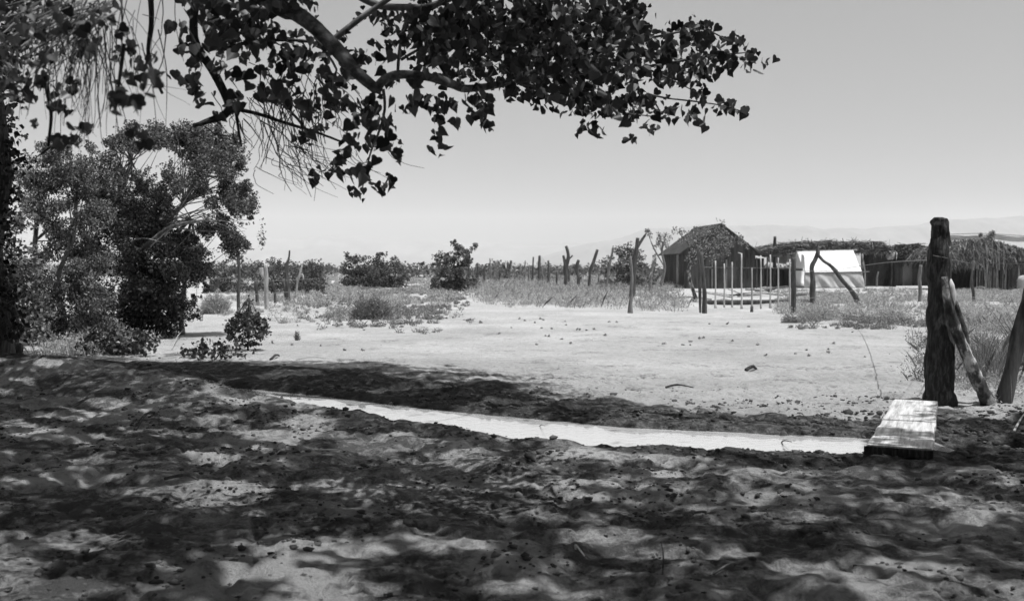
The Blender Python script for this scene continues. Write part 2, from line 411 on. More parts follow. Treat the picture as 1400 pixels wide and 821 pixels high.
# leaves hanging in the picture: (x, y, rx, ry, depth, fullness)
B = [ # right arm
 (640,30,75,50,6.6,2.6),(720,30,70,55,6.8,3.0),(790,35,70,50,6.9,3.0),(845,30,45,38,7.0,2.6),(700,80,80,42,6.6,3),(780,90,70,40,6.8,3),(850,88,55,38,7,2.4),(620,85,50,30,6.5,1.6),
 (865,8,20,14,7,1.6),(880,50,18,14,7,1.5),(905,70,35,24,7,1.6),(935,52,30,22,7.1,1.5),(955,38,22,14,7.1,1.5),(970,60,30,22,7.1,1.6),(960,90,38,20,7.1,1.5),(915,98,35,18,7,1.5),
 (930,112,28,8,7,1.2),(1008,58,14,12,7.1,1.6),(1000,82,12,14,7.1,1.2),(1022,80,14,16,7.1,1.4),(1045,84,13,9,7.1,1.2),(985,78,14,14,7.1,1.4),(968,108,12,9,7.1,1.4),(953,130,13,16,7.1,1.8),
 (985,148,12,11,7.1,1.3),(1000,148,14,10,7.1,1.3),(1021,150,7,7,7.1,1.3),(940,158,24,14,7,1.5),(905,158,20,11,7,1.5),(960,168,10,7,7,1.3),(888,178,12,10,7,1.5),(864,190,7,6,7,1.4),
 (870,140,35,18,6.9,1.8),(830,140,40,20,6.9,2.2),(780,140,45,18,6.8,1.8),(795,178,12,9,6.9,1.6),(817,187,10,9,6.9,1.6),(805,165,16,8,6.9,1.3),(850,160,30,10,6.9,1.4),(725,125,45,16,6.7,1.3),(690,115,30,12,6.6,1.3),
 (662,135,16,12,6.5,1.5),(660,155,19,15,6.5,2.0),(668,172,10,9,6.5,1.8),(640,135,10,8,6.5,.8),
 # middle
 (590,25,55,30,6.3,1.4),(600,60,45,35,6.4,1.8),(540,45,28,20,6.3,1.5),(520,22,30,14,6.3,1.1),(560,60,16,10,6.3,1),(515,75,22,20,6.2,1.2),(480,90,22,18,6.1,1.2),(580,140,28,14,6.3,1.3),(605,145,20,14,6.3,1.5),
 (555,145,18,12,6.2,1.2),(570,110,9,7,6.2,.9),(535,112,12,8,6.1,.9),(597,185,9,11,6.3,1.4),(600,208,11,8,6.3,1.8),(548,217,8,7,6.1,1.8),(625,166,8,5,6.3,1.6),(600,165,10,5,6.3,1.2),
 (508,150,28,18,6,2),(520,175,20,14,6,1.6),(500,165,28,12,6,1.4),(520,197,24,10,6,1.6),(538,200,10,10,6,1.6),(480,180,20,12,6,1.3),(470,200,16,10,6,1.3),(488,210,26,12,6,1.3),(455,225,18,9,6,1.4),
 (436,246,11,12,6,1.8),(466,240,18,12,6,1.8),(495,238,14,12,6,1.4),(512,254,16,9,6,1.6),(531,250,10,11,6,1.8),(490,266,10,12,6,1.8),(500,222,18,8,6,1.1),(415,190,14,12,5.9,1.8),(440,172,20,12,5.9,1.2),
 (460,145,30,14,6,1.6),(430,140,24,12,5.9,1.3),(450,115,30,16,6,1.2),
 # left of the limb
 (300,20,40,28,5.8,1.9),(345,25,45,32,6,2.2),(400,8,40,14,6.2,1.3),(330,55,40,18,5.9,1.4),(380,60,35,20,6,1.7),(420,75,32,25,6,1.8),(460,60,20,16,6.2,1.2),(465,108,24,14,6,1.5),(300,50,22,22,5.8,1.5),
 (400,95,26,20,5.9,1.7),(360,98,14,9,5.9,1.2),(375,130,28,15,5.9,2.2),(410,145,20,10,5.9,1.2),(350,122,14,10,5.8,1.3),(248,68,18,14,5.7,1.8),(262,82,18,12,5.7,1.6),(248,38,14,10,5.7,1),(232,38,7,10,5.7,1.4),
 (245,104,12,9,5.7,1.6),(262,108,16,10,5.7,2),(265,122,9,6,5.7,1.6),(305,88,14,14,5.8,1.5),(335,80,12,8,5.8,.8),(285,136,16,10,5.7,1.9),(318,130,16,12,5.7,1.6),(312,155,16,9,5.7,1.8),(280,60,20,30,5.7,1),(330,105,10,6,5.8,1),
 # top left, closer to the lens
 (40,10,60,24,4.8,2),(20,50,40,36,4.8,2.2),(10,110,22,40,5,2.6),(60,60,34,24,4.8,1.3),(110,40,26,36,4.7,1.9),(120,70,22,20,4.7,1.4),(75,118,26,20,4.8,1.5),(100,116,12,9,4.7,1.4),(35,115,16,22,4.9,1.6),(55,88,22,14,4.8,1),
 (148,12,18,12,4.4,1.8),(150,35,16,12,4.4,1.5),(165,48,10,7,4.4,1.3),(160,75,10,14,4.4,1.2),(178,66,10,8,4.4,1.6),(186,92,9,9,4.4,1.5),(196,112,20,13,3.7,1.7),(202,80,9,8,4.2,1.6),(215,105,7,9,4.2,1.6),
 (158,140,20,16,3.6,2.2),(185,138,22,17,3.6,2.6),(172,108,16,9,3.9,1.6),(196,192,17,18,3.8,2.4),(188,172,6,6,3.9,1.4),(82,200,17,9,4.4,2),(98,192,12,7,4.4,1.8),(105,175,7,6,4.4,1.4),(120,176,6,5,4.4,1.4),
 (45,170,5,4,4.6,1.5),(75,145,10,8,4.6,1.2),(90,155,8,6,4.6,1.2),(38,135,6,5,4.7,1.2),(260,0,16,5,5.7,1)]
cs = []; csz = []
for (bx, by, rx, ry, Y, full) in B:
    full = full*((.72 if full > 2.3 else .85) if Y > 5 else .62); lp = (.058 if Y > 5 else .041)*FPX/Y*.62
    n = max(6, int(math.pi*rx*ry*full*.92/(lp*lp)))
    q = rng.normal(size=(n, 2))*.55; q = np.clip(q, -1.15, 1.15)
    for a, b in q:
        px = bx+a*rx; py = by+b*ry; dY = rng.normal()*.25*(1+min(rx, 50)/30)
        cs.append(A(px, py, Y+np.clip(dY, -.9, .9))); csz.append(.062 if Y > 5 else .044)
lv = leaves(np.array(cs), np.array(csz), .5, 'delt')
link('foliage', lv[0], lv[1], M['leaf'], ct)
# hanging thin twigs
tw = MB()
def twig(px, py, dx, dy, Y, r=.0022, curl=0., mb=None, wb=6):
    P = []; m = 6
    for k_ in range(m):
        t = k_/(m-1)
        P.append(A(px+dx*t+curl*math.sin(t*math.pi)+random.uniform(-wb, wb)*.5*t, py+dy*t, Y+random.uniform(-.04, .04)))
    (mb or tw).tube(P, list(np.linspace(r*1.3, r*.6, m)), 4, 3, 0, 1)
for _ in range(95):
    x0 = random.gauss(388, 40); y0 = random.uniform(85, 170)
    twig(x0, y0, random.gauss(14, 22), random.uniform(55, 150)*max(.35, 1-abs(x0-395)/110), random.uniform(5.7, 6.3), random.uniform(.0018, .0034), random.gauss(0, 12), None, 12)
for _ in range(40):   # curling lower ends
    x0 = random.gauss(410, 30); y0 = random.uniform(190, 235)
    twig(x0, y0, random.uniform(15, 60), random.uniform(10, 42), 6.0, .0019, random.uniform(-16, 6), None, 10)
for _ in range(95):
    x0 = random.gauss(115, 50); y0 = random.uniform(-10, 60)
    twig(x0, y0, random.gauss(0, 22), random.uniform(60, 160), random.uniform(4.3, 5), random.uniform(.0012, .0026), random.gauss(0, 10))
twig(222, -8, 3, 175, 5.0, .0016, -18); twig(222, 0, -18, 80, 5, .0022, 8); twig(166, -10, -2, 95, 4.5, .004, 2); twig(240, -6, 14, 90, 5.6, .002, -6)
twig(193, 115, 60, 8, 4.8, .0012, 8); twig(222, 118, 40, 26, 5, .001, -6); twig(195, 20, 25, 8, 4.8, .0016, 2); twig(155, 40, 42, 34, 4.6, .0016, 4)
build(tw, 'twig', M['twig'], ct, label='thin leafless twigs hanging down')
tp = MB()
for _ in range(80):
    x0 = random.uniform(60, 165); y0 = random.uniform(-12, 25)
    twig(x0, y0, -random.uniform(40, 120), random.uniform(20, 100), random.uniform(4.3, 4.7), random.uniform(.0018, .0034), random.uniform(-12, 12), tp)
for _ in range(14):
    x0 = random.uniform(95, 150); y0 = random.uniform(60, 110)
    twig(x0, y0, random.uniform(-30, 20), random.uniform(60, 110), 4.5, .0018, random.uniform(-12, 12), tp)
build(tp, 'twig', M['twig_pale'], ct, label='pale bare twigs at the upper left')
dr = MB()
br([(60,100),(66,130),(70,160),(66,200)], .012, .006, 4.6, mb=dr); br([(170,60),(163,110),(158,150)], .008, .005, 4.0, mb=dr); br([(70,200),(50,215)], .006, .003, 4.6, mb=dr)
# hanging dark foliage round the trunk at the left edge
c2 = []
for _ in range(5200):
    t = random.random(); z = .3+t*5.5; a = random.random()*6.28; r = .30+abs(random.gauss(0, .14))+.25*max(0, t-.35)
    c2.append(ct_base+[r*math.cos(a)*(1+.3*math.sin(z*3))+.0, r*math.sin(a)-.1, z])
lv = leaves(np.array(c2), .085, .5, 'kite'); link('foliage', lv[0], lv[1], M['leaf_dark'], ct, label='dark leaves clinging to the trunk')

# crown overhead, above the frame: leaves where the shade falls
PATCH = [(290,668,110,19),(130,728,90,17),(70,805,90,14),(95,566,60,17),(140,592,40,8),(640,622,50,13),(600,652,70,12),(470,658,60,12),(700,640,70,9),(760,615,50,8),(560,690,40,9),
 (830,725,75,11),(870,742,50,8),(1080,655,32,13),(1112,703,50,15),(925,742,40,9),(1010,745,40,10),(620,738,60,10),(400,800,70,7),(520,800,40,8),(370,602,40,8),(30,612,30,6),(250,588,50,5),(930,640,50,8),(850,655,60,7),
 (1240,555,40,10),(1235,585,38,16),(1350,560,30,6),(1190,640,40,6),(1330,705,30,7),(1140,600,30,8),(880,815,60,6),(1000,800,40,6),(240,770,60,7),(700,790,50,6),(560,600,30,5),(60,650,60,8),(420,560,30,4),(1230,670,40,6)]
PG = []
for (x, y, rx, ry) in PATCH:
    c = gpt(x, y); yn = gpt(x, y+ry)[1]; yf = gpt(x, y-ry)[1]
    PG.append((c[0], (yn+yf)/2, rx/FPX*c[1], (yf-yn)/2))
Nn = 900000
gx = rng.uniform(-17, 14, Nn); gy = rng.uniform(-13, 17, Nn)
keep = np.ones(Nn, bool)
pxx = 700 + gx/np.maximum(gy, .5)*FPX
yb = np.where(gy > 3, np.interp(pxx, [-200, 500, 620, 700, 800, 900, 1000, 1150, 1290, 1400, 1600], [16.3, 15.9, 15.2, 13.4, 11.4, 9.6, 8.7, 8.5, 11.0, 11.6, 12]), 20)
edge = (fbm(gx/1.4, gy/1.4, 3, 201)-.5)*1.8
edge = edge + (fbm(gx/.45, gy/.4, 3, 205)-.5)*1.6
soft = np.interp(pxx, [300, 560, 760], [.25, 1.0, 2.0])
keep &= rng.random(Nn) < sstep(0, 1, (yb + edge*np.interp(pxx, [300, 700, 900], [.35, 1.3, 1.3])-gy)/soft+.35)
nn = .55*fbm(gx/1.05, gy/.95, 4, 211)+.45*fbm(gx/.42, gy/.34, 3, 217)
dens = sstep(.438, .51, nn - .03*sstep(0, 4, gx))
dens = np.clip(dens + .25*sstep(1.2, 3.5, gx)*sstep(.40, .47, nn), 0, 1)
right = sstep(0, 4, gx)*.35; backing = sstep(4, 2, gy)
dens = np.clip(dens + .75*sstep(9.6, 10.4, gy)*(pxx < 560)*sstep(.36, .44, nn) + right*.35 + backing*.3 + sstep(11, 13, gy)*.8*sstep(.38, .44, nn), 0, 1)
for (cx, cy, rx, ry) in PG:
    q = ((gx-cx)/(rx*.9))**2 + ((gy-cy)/(ry*.95))**2 + (fbm(gx/.4, gy/.4, 3, 223)-.5)*1.6
    dens = dens*(.02+.98*sstep(.75, 1.25, q))
wyc = gy-np.interp(gx, DX, DY); wwd = np.interp(gx, DX, DW)
dens = np.where((np.abs(wyc) < wwd+.12) & (pxx > 350) & (pxx < 1190) & (gy > 4), dens*.03, dens)
keep &= rng.random(Nn) < dens
gx = gx[keep]; gy = gy[keep]
hmin = np.maximum(6.0, (1.5+.285*gy+.45)/(1-.285*SUN[1]/SUN[2]))
tt = rng.random(len(gx))
# three loose storeys of foliage
hh = hmin + np.where(tt < .34, rng.random(len(gx))*.5, np.where(tt < .67, .9+rng.random(len(gx))*.5, 1.9+rng.random(len(gx))*.7))
cx = np.stack([gx + SUN[0]/SUN[2]*hh, gy + SUN[1]/SUN[2]*hh, hh], 1)
print('CANOPY', len(cx))
lv = leaves(cx, .115, .25, 'kite'); link('foliage', lv[0], lv[1], M['leaf_top'], ct)

# ================================================================ trees and shrubs
def foliage_tree(name, label, cat_, base, trunks, clumps, n, size, leafmat, barkmat, group=None, down=.2, shape='kite', wid=1.0, twigs=True, sz=.55, partnames=('trunk', 'crown'), tr_r=None, gaps=0):
    """trunks: list of (points, radii). clumps: (x,y,z,r) world"""
    root = thing(name, base, label, cat_, group)
    mb = MB()
    for q, (P, R) in enumerate(trunks): mb.tube(P, R, 8, 4, .15, q+int(abs(base[0])*10))
    cl = [np.array(c, float) for c in clumps]
    if twigs and trunks:
        for c in cl:
            P, R = trunks[min(range(len(trunks)), key=lambda j: np.linalg.norm(np.asarray(trunks[j][0][-1])-c[:3]))]
            j = random.randrange(max(1, len(P)//2), len(P)); s0 = np.asarray(P[j], float)
            mid = (s0+c[:3])/2 + np.array([random.uniform(-.1, .1), random.uniform(-.1, .1), random.uniform(-.05, .2)])*np.linalg.norm(c[:3]-s0)
            r0 = min(R[j]*.6, tr_r or 9)
            mb.tube([s0, mid, c[:3]], [r0, r0*.55, r0*.25], 5, 3, .1, 3)
    build(mb, partnames[0], barkmat, root, smooth=True)
    w = np.array([c[3]**2 for c in cl]); w = w/w.sum()
    idx = rng.choice(len(cl), n, p=w)
    C_ = np.array(cl)[idx]
    off = np.clip(rng.normal(size=(n, 3)), -1.7, 1.7); off[:, 2] *= .85; off = off*C_[:, 3:4]*(.30 if sz > .5 else .5)
    off += (np.clip(rng.normal(size=(len(cl)*7, 3)), -1.6, 1.6)*.52)[idx*7+rng.integers(0, 7, n)]*C_[:, 3:4]
    P = C_[:, :3]+off
    keep = P[:, 2] > base[2]+.02
    if gaps:
        g1 = fbm(P[:, 0]*1.7+P[:, 1]*.8, P[:, 2]*1.9-P[:, 1]*.5, 4, 611); low = sstep(base[2]+2.2, base[2]+.8, P[:, 2])
        keep &= rng.random(len(P)) < sstep(gaps-.03, gaps+.04, g1+.12*low)
    lv = leaves(P[keep], size, down, shape, wid)
    link(partnames[1], lv[0], lv[1], leafmat, root)
    return root
def blob(pxpy, Y, r, jit=.5):  # clump at pixel
    p = A(pxpy[0], pxpy[1], Y+random.uniform(-jit, jit)); return (p[0], p[1], p[2], r)

# main mesquite at left
Y0 = 23
b0 = on(190, Y0)
TR = [([b0, A(188,400,Y0), A(178,350,Y0), A(196,325,Y0), A(250,280,Y0), A(270,235,Y0)], [.12,.10,.09,.07,.05,.03]),
      ([A(180,360,Y0), A(165,330,Y0), A(160,280,Y0), A(180,220,Y0)], [.1,.08,.06,.03]),
      ([A(180,352,Y0-.4), A(208,330,Y0-.8), A(235,310,Y0-1), A(280,300,Y0-1)], [.07,.06,.05,.02]),
      ([on(248,Y0+.5), A(247,420,Y0+.5), A(252,390,Y0+.5), A(250,350,Y0+.5), A(262,300,Y0+.5)], [.07,.06,.05,.045,.03])]
spots = [(160,215),(185,205),(215,205),(245,205),(275,215),(300,215),(320,235),(155,240),(190,235),(225,235),(260,240),(295,250),(325,262),(328,285),(140,265),(170,265),(205,265),(240,268),(275,275),(310,285),(318,308),(328,316),(300,315),
 (130,290),(160,295),(195,295),(230,300),(265,305),(290,335),(315,332),(135,320),(165,325),(200,325),(235,335),(265,340),(150,355),(180,355),(215,360),(245,365),(270,362),(140,385),(175,390),(290,205),(315,205),(268,200),(200,190),(165,195),(250,190),(150,420),(165,440),(130,400),(120,430),(150,445),(140,460),(180,425),(195,400),(125,450),(170,405),(185,300),(215,345),(240,390),(250,340)]
foliage_tree('mesquite_tree', 'broad fine-leaved mesquite tree with pale crossing limbs left of the fence', 'tree', b0, TR, [blob((s[0]+random.uniform(-7, 7), s[1]+random.uniform(-7, 7)), Y0, random.uniform(.27, .47), 1.0) for s in spots+[(200,250),(215,270),(230,255),(215,290),(250,290),(235,320),(250,300),(190,275),(270,320),(205,310),(260,255),(180,250),(128,255),(118,300),(112,340),(140,235),(122,375),(105,400)]]+[blob((random.uniform(235, 285), random.uniform(365, 432)), Y0+.3, random.uniform(.08, .2), .5) for _ in range(16)]+[blob((x_+random.uniform(-2, 2), y_-k_*7), Y0, .12-.018*k_, .2) for x_, y_ in ((160,190),(180,185),(212,192),(240,188),(268,190),(296,186),(318,205),(330,232),(338,262),(342,300),(336,330)) for k_ in range(3)]+[blob((random.uniform(148, 325), random.uniform(182, 204)), Y0, random.uniform(.08, .16), .7) for _ in range(26)]+[blob((random.uniform(322, 345), random.uniform(250, 335)), Y0, random.uniform(.08, .16), .7) for _ in range(12)], 150000, .058, M['leaf_fine'], M['bark_grey'], wid=.75, down=.3, tr_r=.016, gaps=.425)
for pts in ([(168,345),(180,330),(198,326),(225,332)],[(225,322),(240,300),(262,290),(290,284)],[(128,412),(138,425),(148,440)],[(205,440),(198,410),(190,385)]):
    pl = MB(); pl.tube([A(x, y, Y0-.95) for x, y in pts], list(np.linspace(.028, .010, len(pts))), 6, 4, .25, int(pts[0][0]))
    build(pl, 'limb', M['bark_pale'], bpy.data.objects['mesquite_tree'], smooth=True, label='pale bare limb')
# taller thin willow to its left
Y1 = 21; b1 = on(88, Y1)
TR = [([b1, A(84,420,Y1), A(78,380,Y1), A(98,330,Y1), A(104,280,Y1), A(108,225,Y1)], [.08,.06,.055,.045,.035,.02]),
      ([A(80,440,Y1), A(70,410,Y1), A(98,390,Y1-.3)], [.07,.06,.04]),
      ([on(60,Y1), A(55,400,Y1), A(48,330,Y1), A(60,270,Y1)], [.08,.06,.05,.02])]
spots = [(60,215),(85,240),(105,230),(118,262),(60,250),(50,285),(85,285),(120,300),(45,320),(75,320),(105,335),(130,350),(55,350),(85,365),(115,375),(40,385),(65,400),(100,405),(130,400),(50,430),(85,435),(115,430),(145,450),(120,460),(60,460),(90,462),(40,455),(35,260),(70,195),(110,205)]
foliage_tree('willow_tree', 'slender pale-leaved willow between the cottonwood trunk and the mesquite', 'tree', b1, TR, [blob(s, Y1, random.uniform(.25, .45), .7) for s in spots], 44000, .072, M['leaf_mid'], M['bark_grey'], wid=.5, down=.5, tr_r=.018, gaps=.45)
# dark dense shrub under the mesquite
Yd = 22; bd = on(215, Yd)
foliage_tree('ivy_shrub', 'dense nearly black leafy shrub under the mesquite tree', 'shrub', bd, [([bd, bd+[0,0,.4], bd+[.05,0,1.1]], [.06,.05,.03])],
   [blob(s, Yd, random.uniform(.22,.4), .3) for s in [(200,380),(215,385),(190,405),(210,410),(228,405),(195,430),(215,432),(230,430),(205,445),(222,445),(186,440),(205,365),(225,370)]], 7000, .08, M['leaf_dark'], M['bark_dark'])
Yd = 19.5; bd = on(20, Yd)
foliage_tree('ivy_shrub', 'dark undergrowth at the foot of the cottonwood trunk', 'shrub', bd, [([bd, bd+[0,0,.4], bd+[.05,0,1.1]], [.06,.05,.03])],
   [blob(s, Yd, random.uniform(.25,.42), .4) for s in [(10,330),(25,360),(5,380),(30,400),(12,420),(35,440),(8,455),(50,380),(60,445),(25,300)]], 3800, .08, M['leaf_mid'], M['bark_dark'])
# low undergrowth below the trees
for (px, Y, h, r, lab, nl) in [(150,17.2,.42,.42,'low broad-leaved sprawling plant on the ditch bank left of the sprouting shrubs',620),(185,17,.28,.3,'small dark sprig at the bank edge beside the larger sprawling plant',240),(292,16.2,.34,.30,'loose leafy sprig just in front of the round bush',190),(270,16.6,.15,.16,'tiny sprig with few leaves under the round bush',120)]:
    b = on(px, Y)
    cl = [(b[0]+random.uniform(-r,r)*1.3, b[1]+random.uniform(-.2,.2), b[2]+random.uniform(.06,h)*(1-.3*random.random()), .12) for _ in range(12)]
    foliage_tree('leafy_sprout', lab, 'plant', b, [([b, b+[random.uniform(-.1,.1),0,h*.4], b+[random.uniform(-.2,.2),0,h*.8]], [.012,.01,.006])], cl, nl, .07, M['leaf_gloss'], M['twig'], shape='delt', down=.1, sz=.4, partnames=('stem','foliage'))
# round bush with a tuft on top
Yb = 18.3; b = on(338, Yb)
cl = []
for _ in range(90):
    v = rng.normal(size=3); v /= np.linalg.norm(v); v[2] = abs(v[2])*1 if random.random() < .4 else v[2]
    cl.append((b[0]+v[0]*.31+.01, b[1]+v[1]*.31, b[2]+.37+v[2]*.27, .09))
for k_ in range(10): cl.append((b[0]-.02+random.uniform(-.05,.05)+k_*.004, b[1], b[2]+.68+k_*.034, .06-k_*.004))
foliage_tree('round_bush', 'small rounded dark glossy bush with a leafy tuft on top, on the sunlit sand', 'bush', b, [([b, b+[0,0,.3], b+[0,0,.6], b+[.03,0,.95]], [.02,.018,.012,.006])], cl, 1500, .056, M['leaf_gloss'], M['twig'], shape='delt', down=.1, sz=.6, tr_r=.01, partnames=('stem','foliage'))

# scrub: open dry bushes
def blades(cen, h, n, spread, w=.012, lean=.5):
    """cen: (m,3) roots, h: (m,) heights -> thin bent blades"""
    cen = np.repeat(np.asarray(cen, float), n, 0); h = np.repeat(np.asarray(h, float), n)*(.45+.7*rng.random(len(cen)))
    spread = np.repeat(np.broadcast_to(spread, (len(cen)//n,)), n)
    a = rng.random(len(cen))*6.283; r = rng.random(len(cen))**.6
    root = cen + np.stack([np.cos(a)*r*spread*.5, np.sin(a)*r*spread*.5, -0.02+0*a], 1)
    a2 = a + rng.normal(size=len(a))*.5
    ln = lean*(.3+r)*h*(.5+rng.random(len(a)))
    dirv = np.stack([np.cos(a2), np.sin(a2), 0*a2], 1)
    mid = root + dirv*ln[:, None]*.35 + np.stack([0*h, 0*h, h*.55], 1)
    tip = root + dirv*ln[:, None] + np.stack([0*h, 0*h, h], 1)
    w = np.repeat(np.broadcast_to(w, (len(cen)//n,)), n)
    sx = rng.normal(size=(len(a), 2)); sx /= np.linalg.norm(sx, axis=1)[:, None]
    s = np.stack([sx[:, 0]*w, sx[:, 1]*w, 0*w], 1)
    v = np.stack([root-s*.4, root+s*.4, mid+s*.5, tip, mid-s*.5], 1)
    o = np.arange(len(a))[:, None]*5
    return v.reshape(-1, 3), [o+np.array([[0, 1, 2, 3, 4]])]
def weed_bush(name, label, cat_, px, Y, h, r, n, mat, group=None, w=.012, nst=8):
    b = on(px, Y); root = thing(name, b, label, cat_, group)
    m = MB()
    for q in range(nst):
        a = random.random()*6.28; rr = r*random.uniform(.4, 1)
        m.tube([b, b+[math.cos(a)*rr*.5, math.sin(a)*rr*.5, h*.5], b+[math.cos(a)*rr, math.sin(a)*rr, h*random.uniform(.6, .95)]], [.00032*Y, .0002*Y, .0001*Y], 4, 2)
    build(m, 'stem', M['twig'], root)
    k_ = max(8, n//24); aa = rng.random(k_)*6.283; rr = rng.random(k_)**.5*r
    cen = np.stack([b[0]+np.cos(aa)*rr*.7, b[1]+np.sin(aa)*rr*.7, b[2]+rng.random(k_)*h*.45*(1-rr/r*.5)], 1)
    v, f = blades(cen, np.full(k_, h*.55)*(1-.35*rr/r), 24, r*.35, w*.5, .8)
    if Y > 20:
        K = n*2; a = rng.normal(size=(K, 3)); a /= np.linalg.norm(a, axis=1)[:, None]; a *= rng.random((K, 1))**.45
        v, f = cat([(v, f), leaves(b+np.stack([a[:, 0]*r*1.05, a[:, 1]*r, np.abs(a[:, 2])*h*(1+.15*np.sin(a[:, 0]*9))], 1), .03+Y*.0007, 0, 'kite', .5)])
    link('foliage', v, f, mat, root)
    return root
weed_bush('dry_bush', 'dome-shaped grey bush alone in the middle of the sandy clearing', 'bush', 508, 30, .72, .62, 4200, M['drydark'], w=.014)
weed_bush('dry_bush', 'pale tangled bush beside the tall dark pole at the left', 'bush', 294, 34, .75, .5, 2200, M['dry'], w=.02)
weed_bush('dry_bush', 'loose thin grey weed bush left of the middle clearing bush edge', 'bush', 462, 31, .4, .5, 700, M['dry'], w=.012)
weed_bush('dry_bush', 'broken grey bush in front of the leaning forked prop', 'bush', 1120, 29.5, .42, .75, 1500, M['dry'], w=.014)
weed_bush('dry_bush', 'low tuft just left of the bush before the forked prop', 'bush', 1080, 28, .25, .25, 400, M['drydark'], w=.012)
weed_bush('dry_bush', 'spreading low bush right of the bush before the forked prop', 'bush', 1218, 30, .3, .7, 1000, M['dry'], w=.013)
weed_bush('dry_bush', 'tall thin dry weeds behind the braced corner post', 'bush', 1345, 13.5, .95, .55, 900, M['drydark'], w=.006, nst=24)
weed_bush('dry_bush', 'tall thin dry weeds at the right edge behind the leaning post', 'bush', 1410, 14, 1.15, .7, 1000, M['drydark'], w=.006, nst=28)
weed_bush('dry_bush', 'small thin weed tuft standing in the open sand left of the centre', 'bush', 406, 21.5, .22, .06, 60, M['drydark'], w=.008)

# dry weeds as ground cover
tuf = []
def zone(n, poly_px, poly_top, poly_bot, hlo, hhi, dens_scale, thr, seed):
    """random ground points between two pixel curves"""
    px = rng.uniform(poly_px[0], poly_px[-1], n)
    t = np.interp(px, poly_px, poly_top); bt = np.interp(px, poly_px, poly_bot)
    Yt = EYE*FPX/(t-365); Yb_ = EYE*FPX/(bt-365)
    Y = Yb_+(Yt-Yb_)*rng.random(n)
    x = (px-700)/FPX*Y
    tE = (Y-Yb_)/(Yt-Yb_+1e-6)
    k_ = fbm(x/dens_scale, Y/dens_scale/1.6, 4, seed) + .10*rng.normal(size=n) - .22*sstep(.10, 0, tE) - .1*sstep(.9, 1, tE) > thr
    ex = np.minimum(px-poly_px[0], poly_px[-1]-px); k_ &= rng.random(n) < sstep(-5, 70, ex + (fbm(x/1.5, Y/3, 3, seed+9)-.5)*90 + (40 if poly_px[-1] > 1300 else 0))
    k_ &= fbm(x/1.1, Y/1.1, 3, seed+50) > .40
    x, Y = x[k_], Y[k_]
    return np.stack([x, Y, terrain(x, Y)], 1), rng.uniform(hlo, hhi, k_.sum())*(.6+.6*fbm(x/1.5, Y/1.5, 2, 5))
Z = []
Z.append((zone(7500, [280, 420, 640], [377, 378, 380], [444, 440, 430], .12, .40, 3.0, .47, 301), M['dry'], 14))
Z.append((zone(5200, [600, 700, 940], [378, 379, 383], [408, 418, 426], .3, .75, 3.0, .43, 302), M['dry'], 14))
Z.append((zone(2600, [600, 700, 940], [378, 380, 384], [408, 419, 426], .35, .8, 2.2, .52, 303), M['drydark'], 12))
Z.append((zone(5200, [400, 500, 660], [388, 392, 398], [446, 458, 450], .05, .24, 1.8, .50, 304), M['drydark'], 12))
Z.append((zone(4200, [1060, 1200, 1420], [398, 396, 395], [430, 446, 450], .12, .36, 3.0, .53, 305), M['dry'], 13))
Z.append((zone(1800, [1300, 1420], [400, 400], [545, 545], .15, .45, 1.2, .42, 306), M['dry'], 12))
Z.append((zone(500, [1250, 1420], [440, 440], [520, 520], .15, .5, 1.2, .42, 311), M['drydark'], 12))
Z.append((zone(1200, [1080, 1260], [428, 430], [449, 449], .08, .24, 1.0, .55, 309), M['drydark'], 12))
Z.append((zone(600, [20, 230], [450, 460], [492, 492], .12, .4, 1.0, .42, 307), M['dry'], 14))
Z.append((zone(3500, [-100, 700, 1500], [372, 372, 372], [384, 384, 388], .4, .9, 8.0, .40, 308), M['drydark'], 12))
Z.append((zone(260, [300, 900, 1260], [430, 430, 450], [500, 470, 520], .02, .07, 2.0, .60, 310), M['drydark'], 6))
gd = {}
for ((c, h), mt, nb) in Z:
    wv = np.clip(c[:, 1]*.00055, .005, .06)
    gd.setdefault(mt.name, []).append((blades(c, h, max(4, nb//2), np.clip(h*.9, .1, .6), wv*.6, .7), mt))
    K = nb*3; cc = np.repeat(c, K, 0); h2 = np.repeat(h, K); a = rng.normal(size=(len(cc), 3)); a /= np.linalg.norm(a, axis=1)[:, None]; a *= rng.random((len(cc), 1))**.5
    cc = cc + np.stack([a[:, 0]*h2*.75, a[:, 1]*h2*.75, np.abs(a[:, 2])*h2*.9], 1)
    gd[mt.name].append((leaves(cc, np.repeat(np.clip(.02+c[:, 1]*.0013, .02, .14), K), 0, 'kite', .5), mt))
for nm, lst in gd.items():
    v, f = cat([a[0] for a in lst])
    link('dry_weeds', v, f, lst[0][1], kind='stuff', label='pale dry weeds covering the field' if 'dark' not in nm else 'darker grey weeds scattered through the field', category='weeds') if False else \
    tagp(link('dry_weeds', v, f, lst[0][1]), 'pale dry weeds spread over the field between the fence posts' if 'dark' not in nm else 'darker grey weeds scattered through the field', 'weeds', None, 'stuff')

# far brush
C_ = []; S_ = []
for _ in range(520):
    Y = random.uniform(110, 420); px = random.uniform(-500, 1900)
    x = (px-700)/FPX*Y; hb = random.uniform(1.2, 2.6)*(1.15 if px < 700 else 1)
    wdt = random.uniform(1.5, 4)
    n = 130
    a = rng.normal(size=(n, 3)); a /= np.linalg.norm(a, axis=1)[:, None]; a *= rng.random((n, 1))**.4
    C_.append(np.stack([x+a[:, 0]*wdt, Y+a[:, 1]*wdt, gz(x, Y)+np.abs(a[:, 2])*hb], 1)); S_.append(np.full(n, .34+Y*.0008))
lv = leaves(np.concatenate(C_), np.concatenate(S_), .0, 'kite')
tagp(link('desert_brush', lv[0], lv[1], M['leaf_brush']), 'far-off line of low dark desert brush under the hills', 'brush', None, 'stuff')

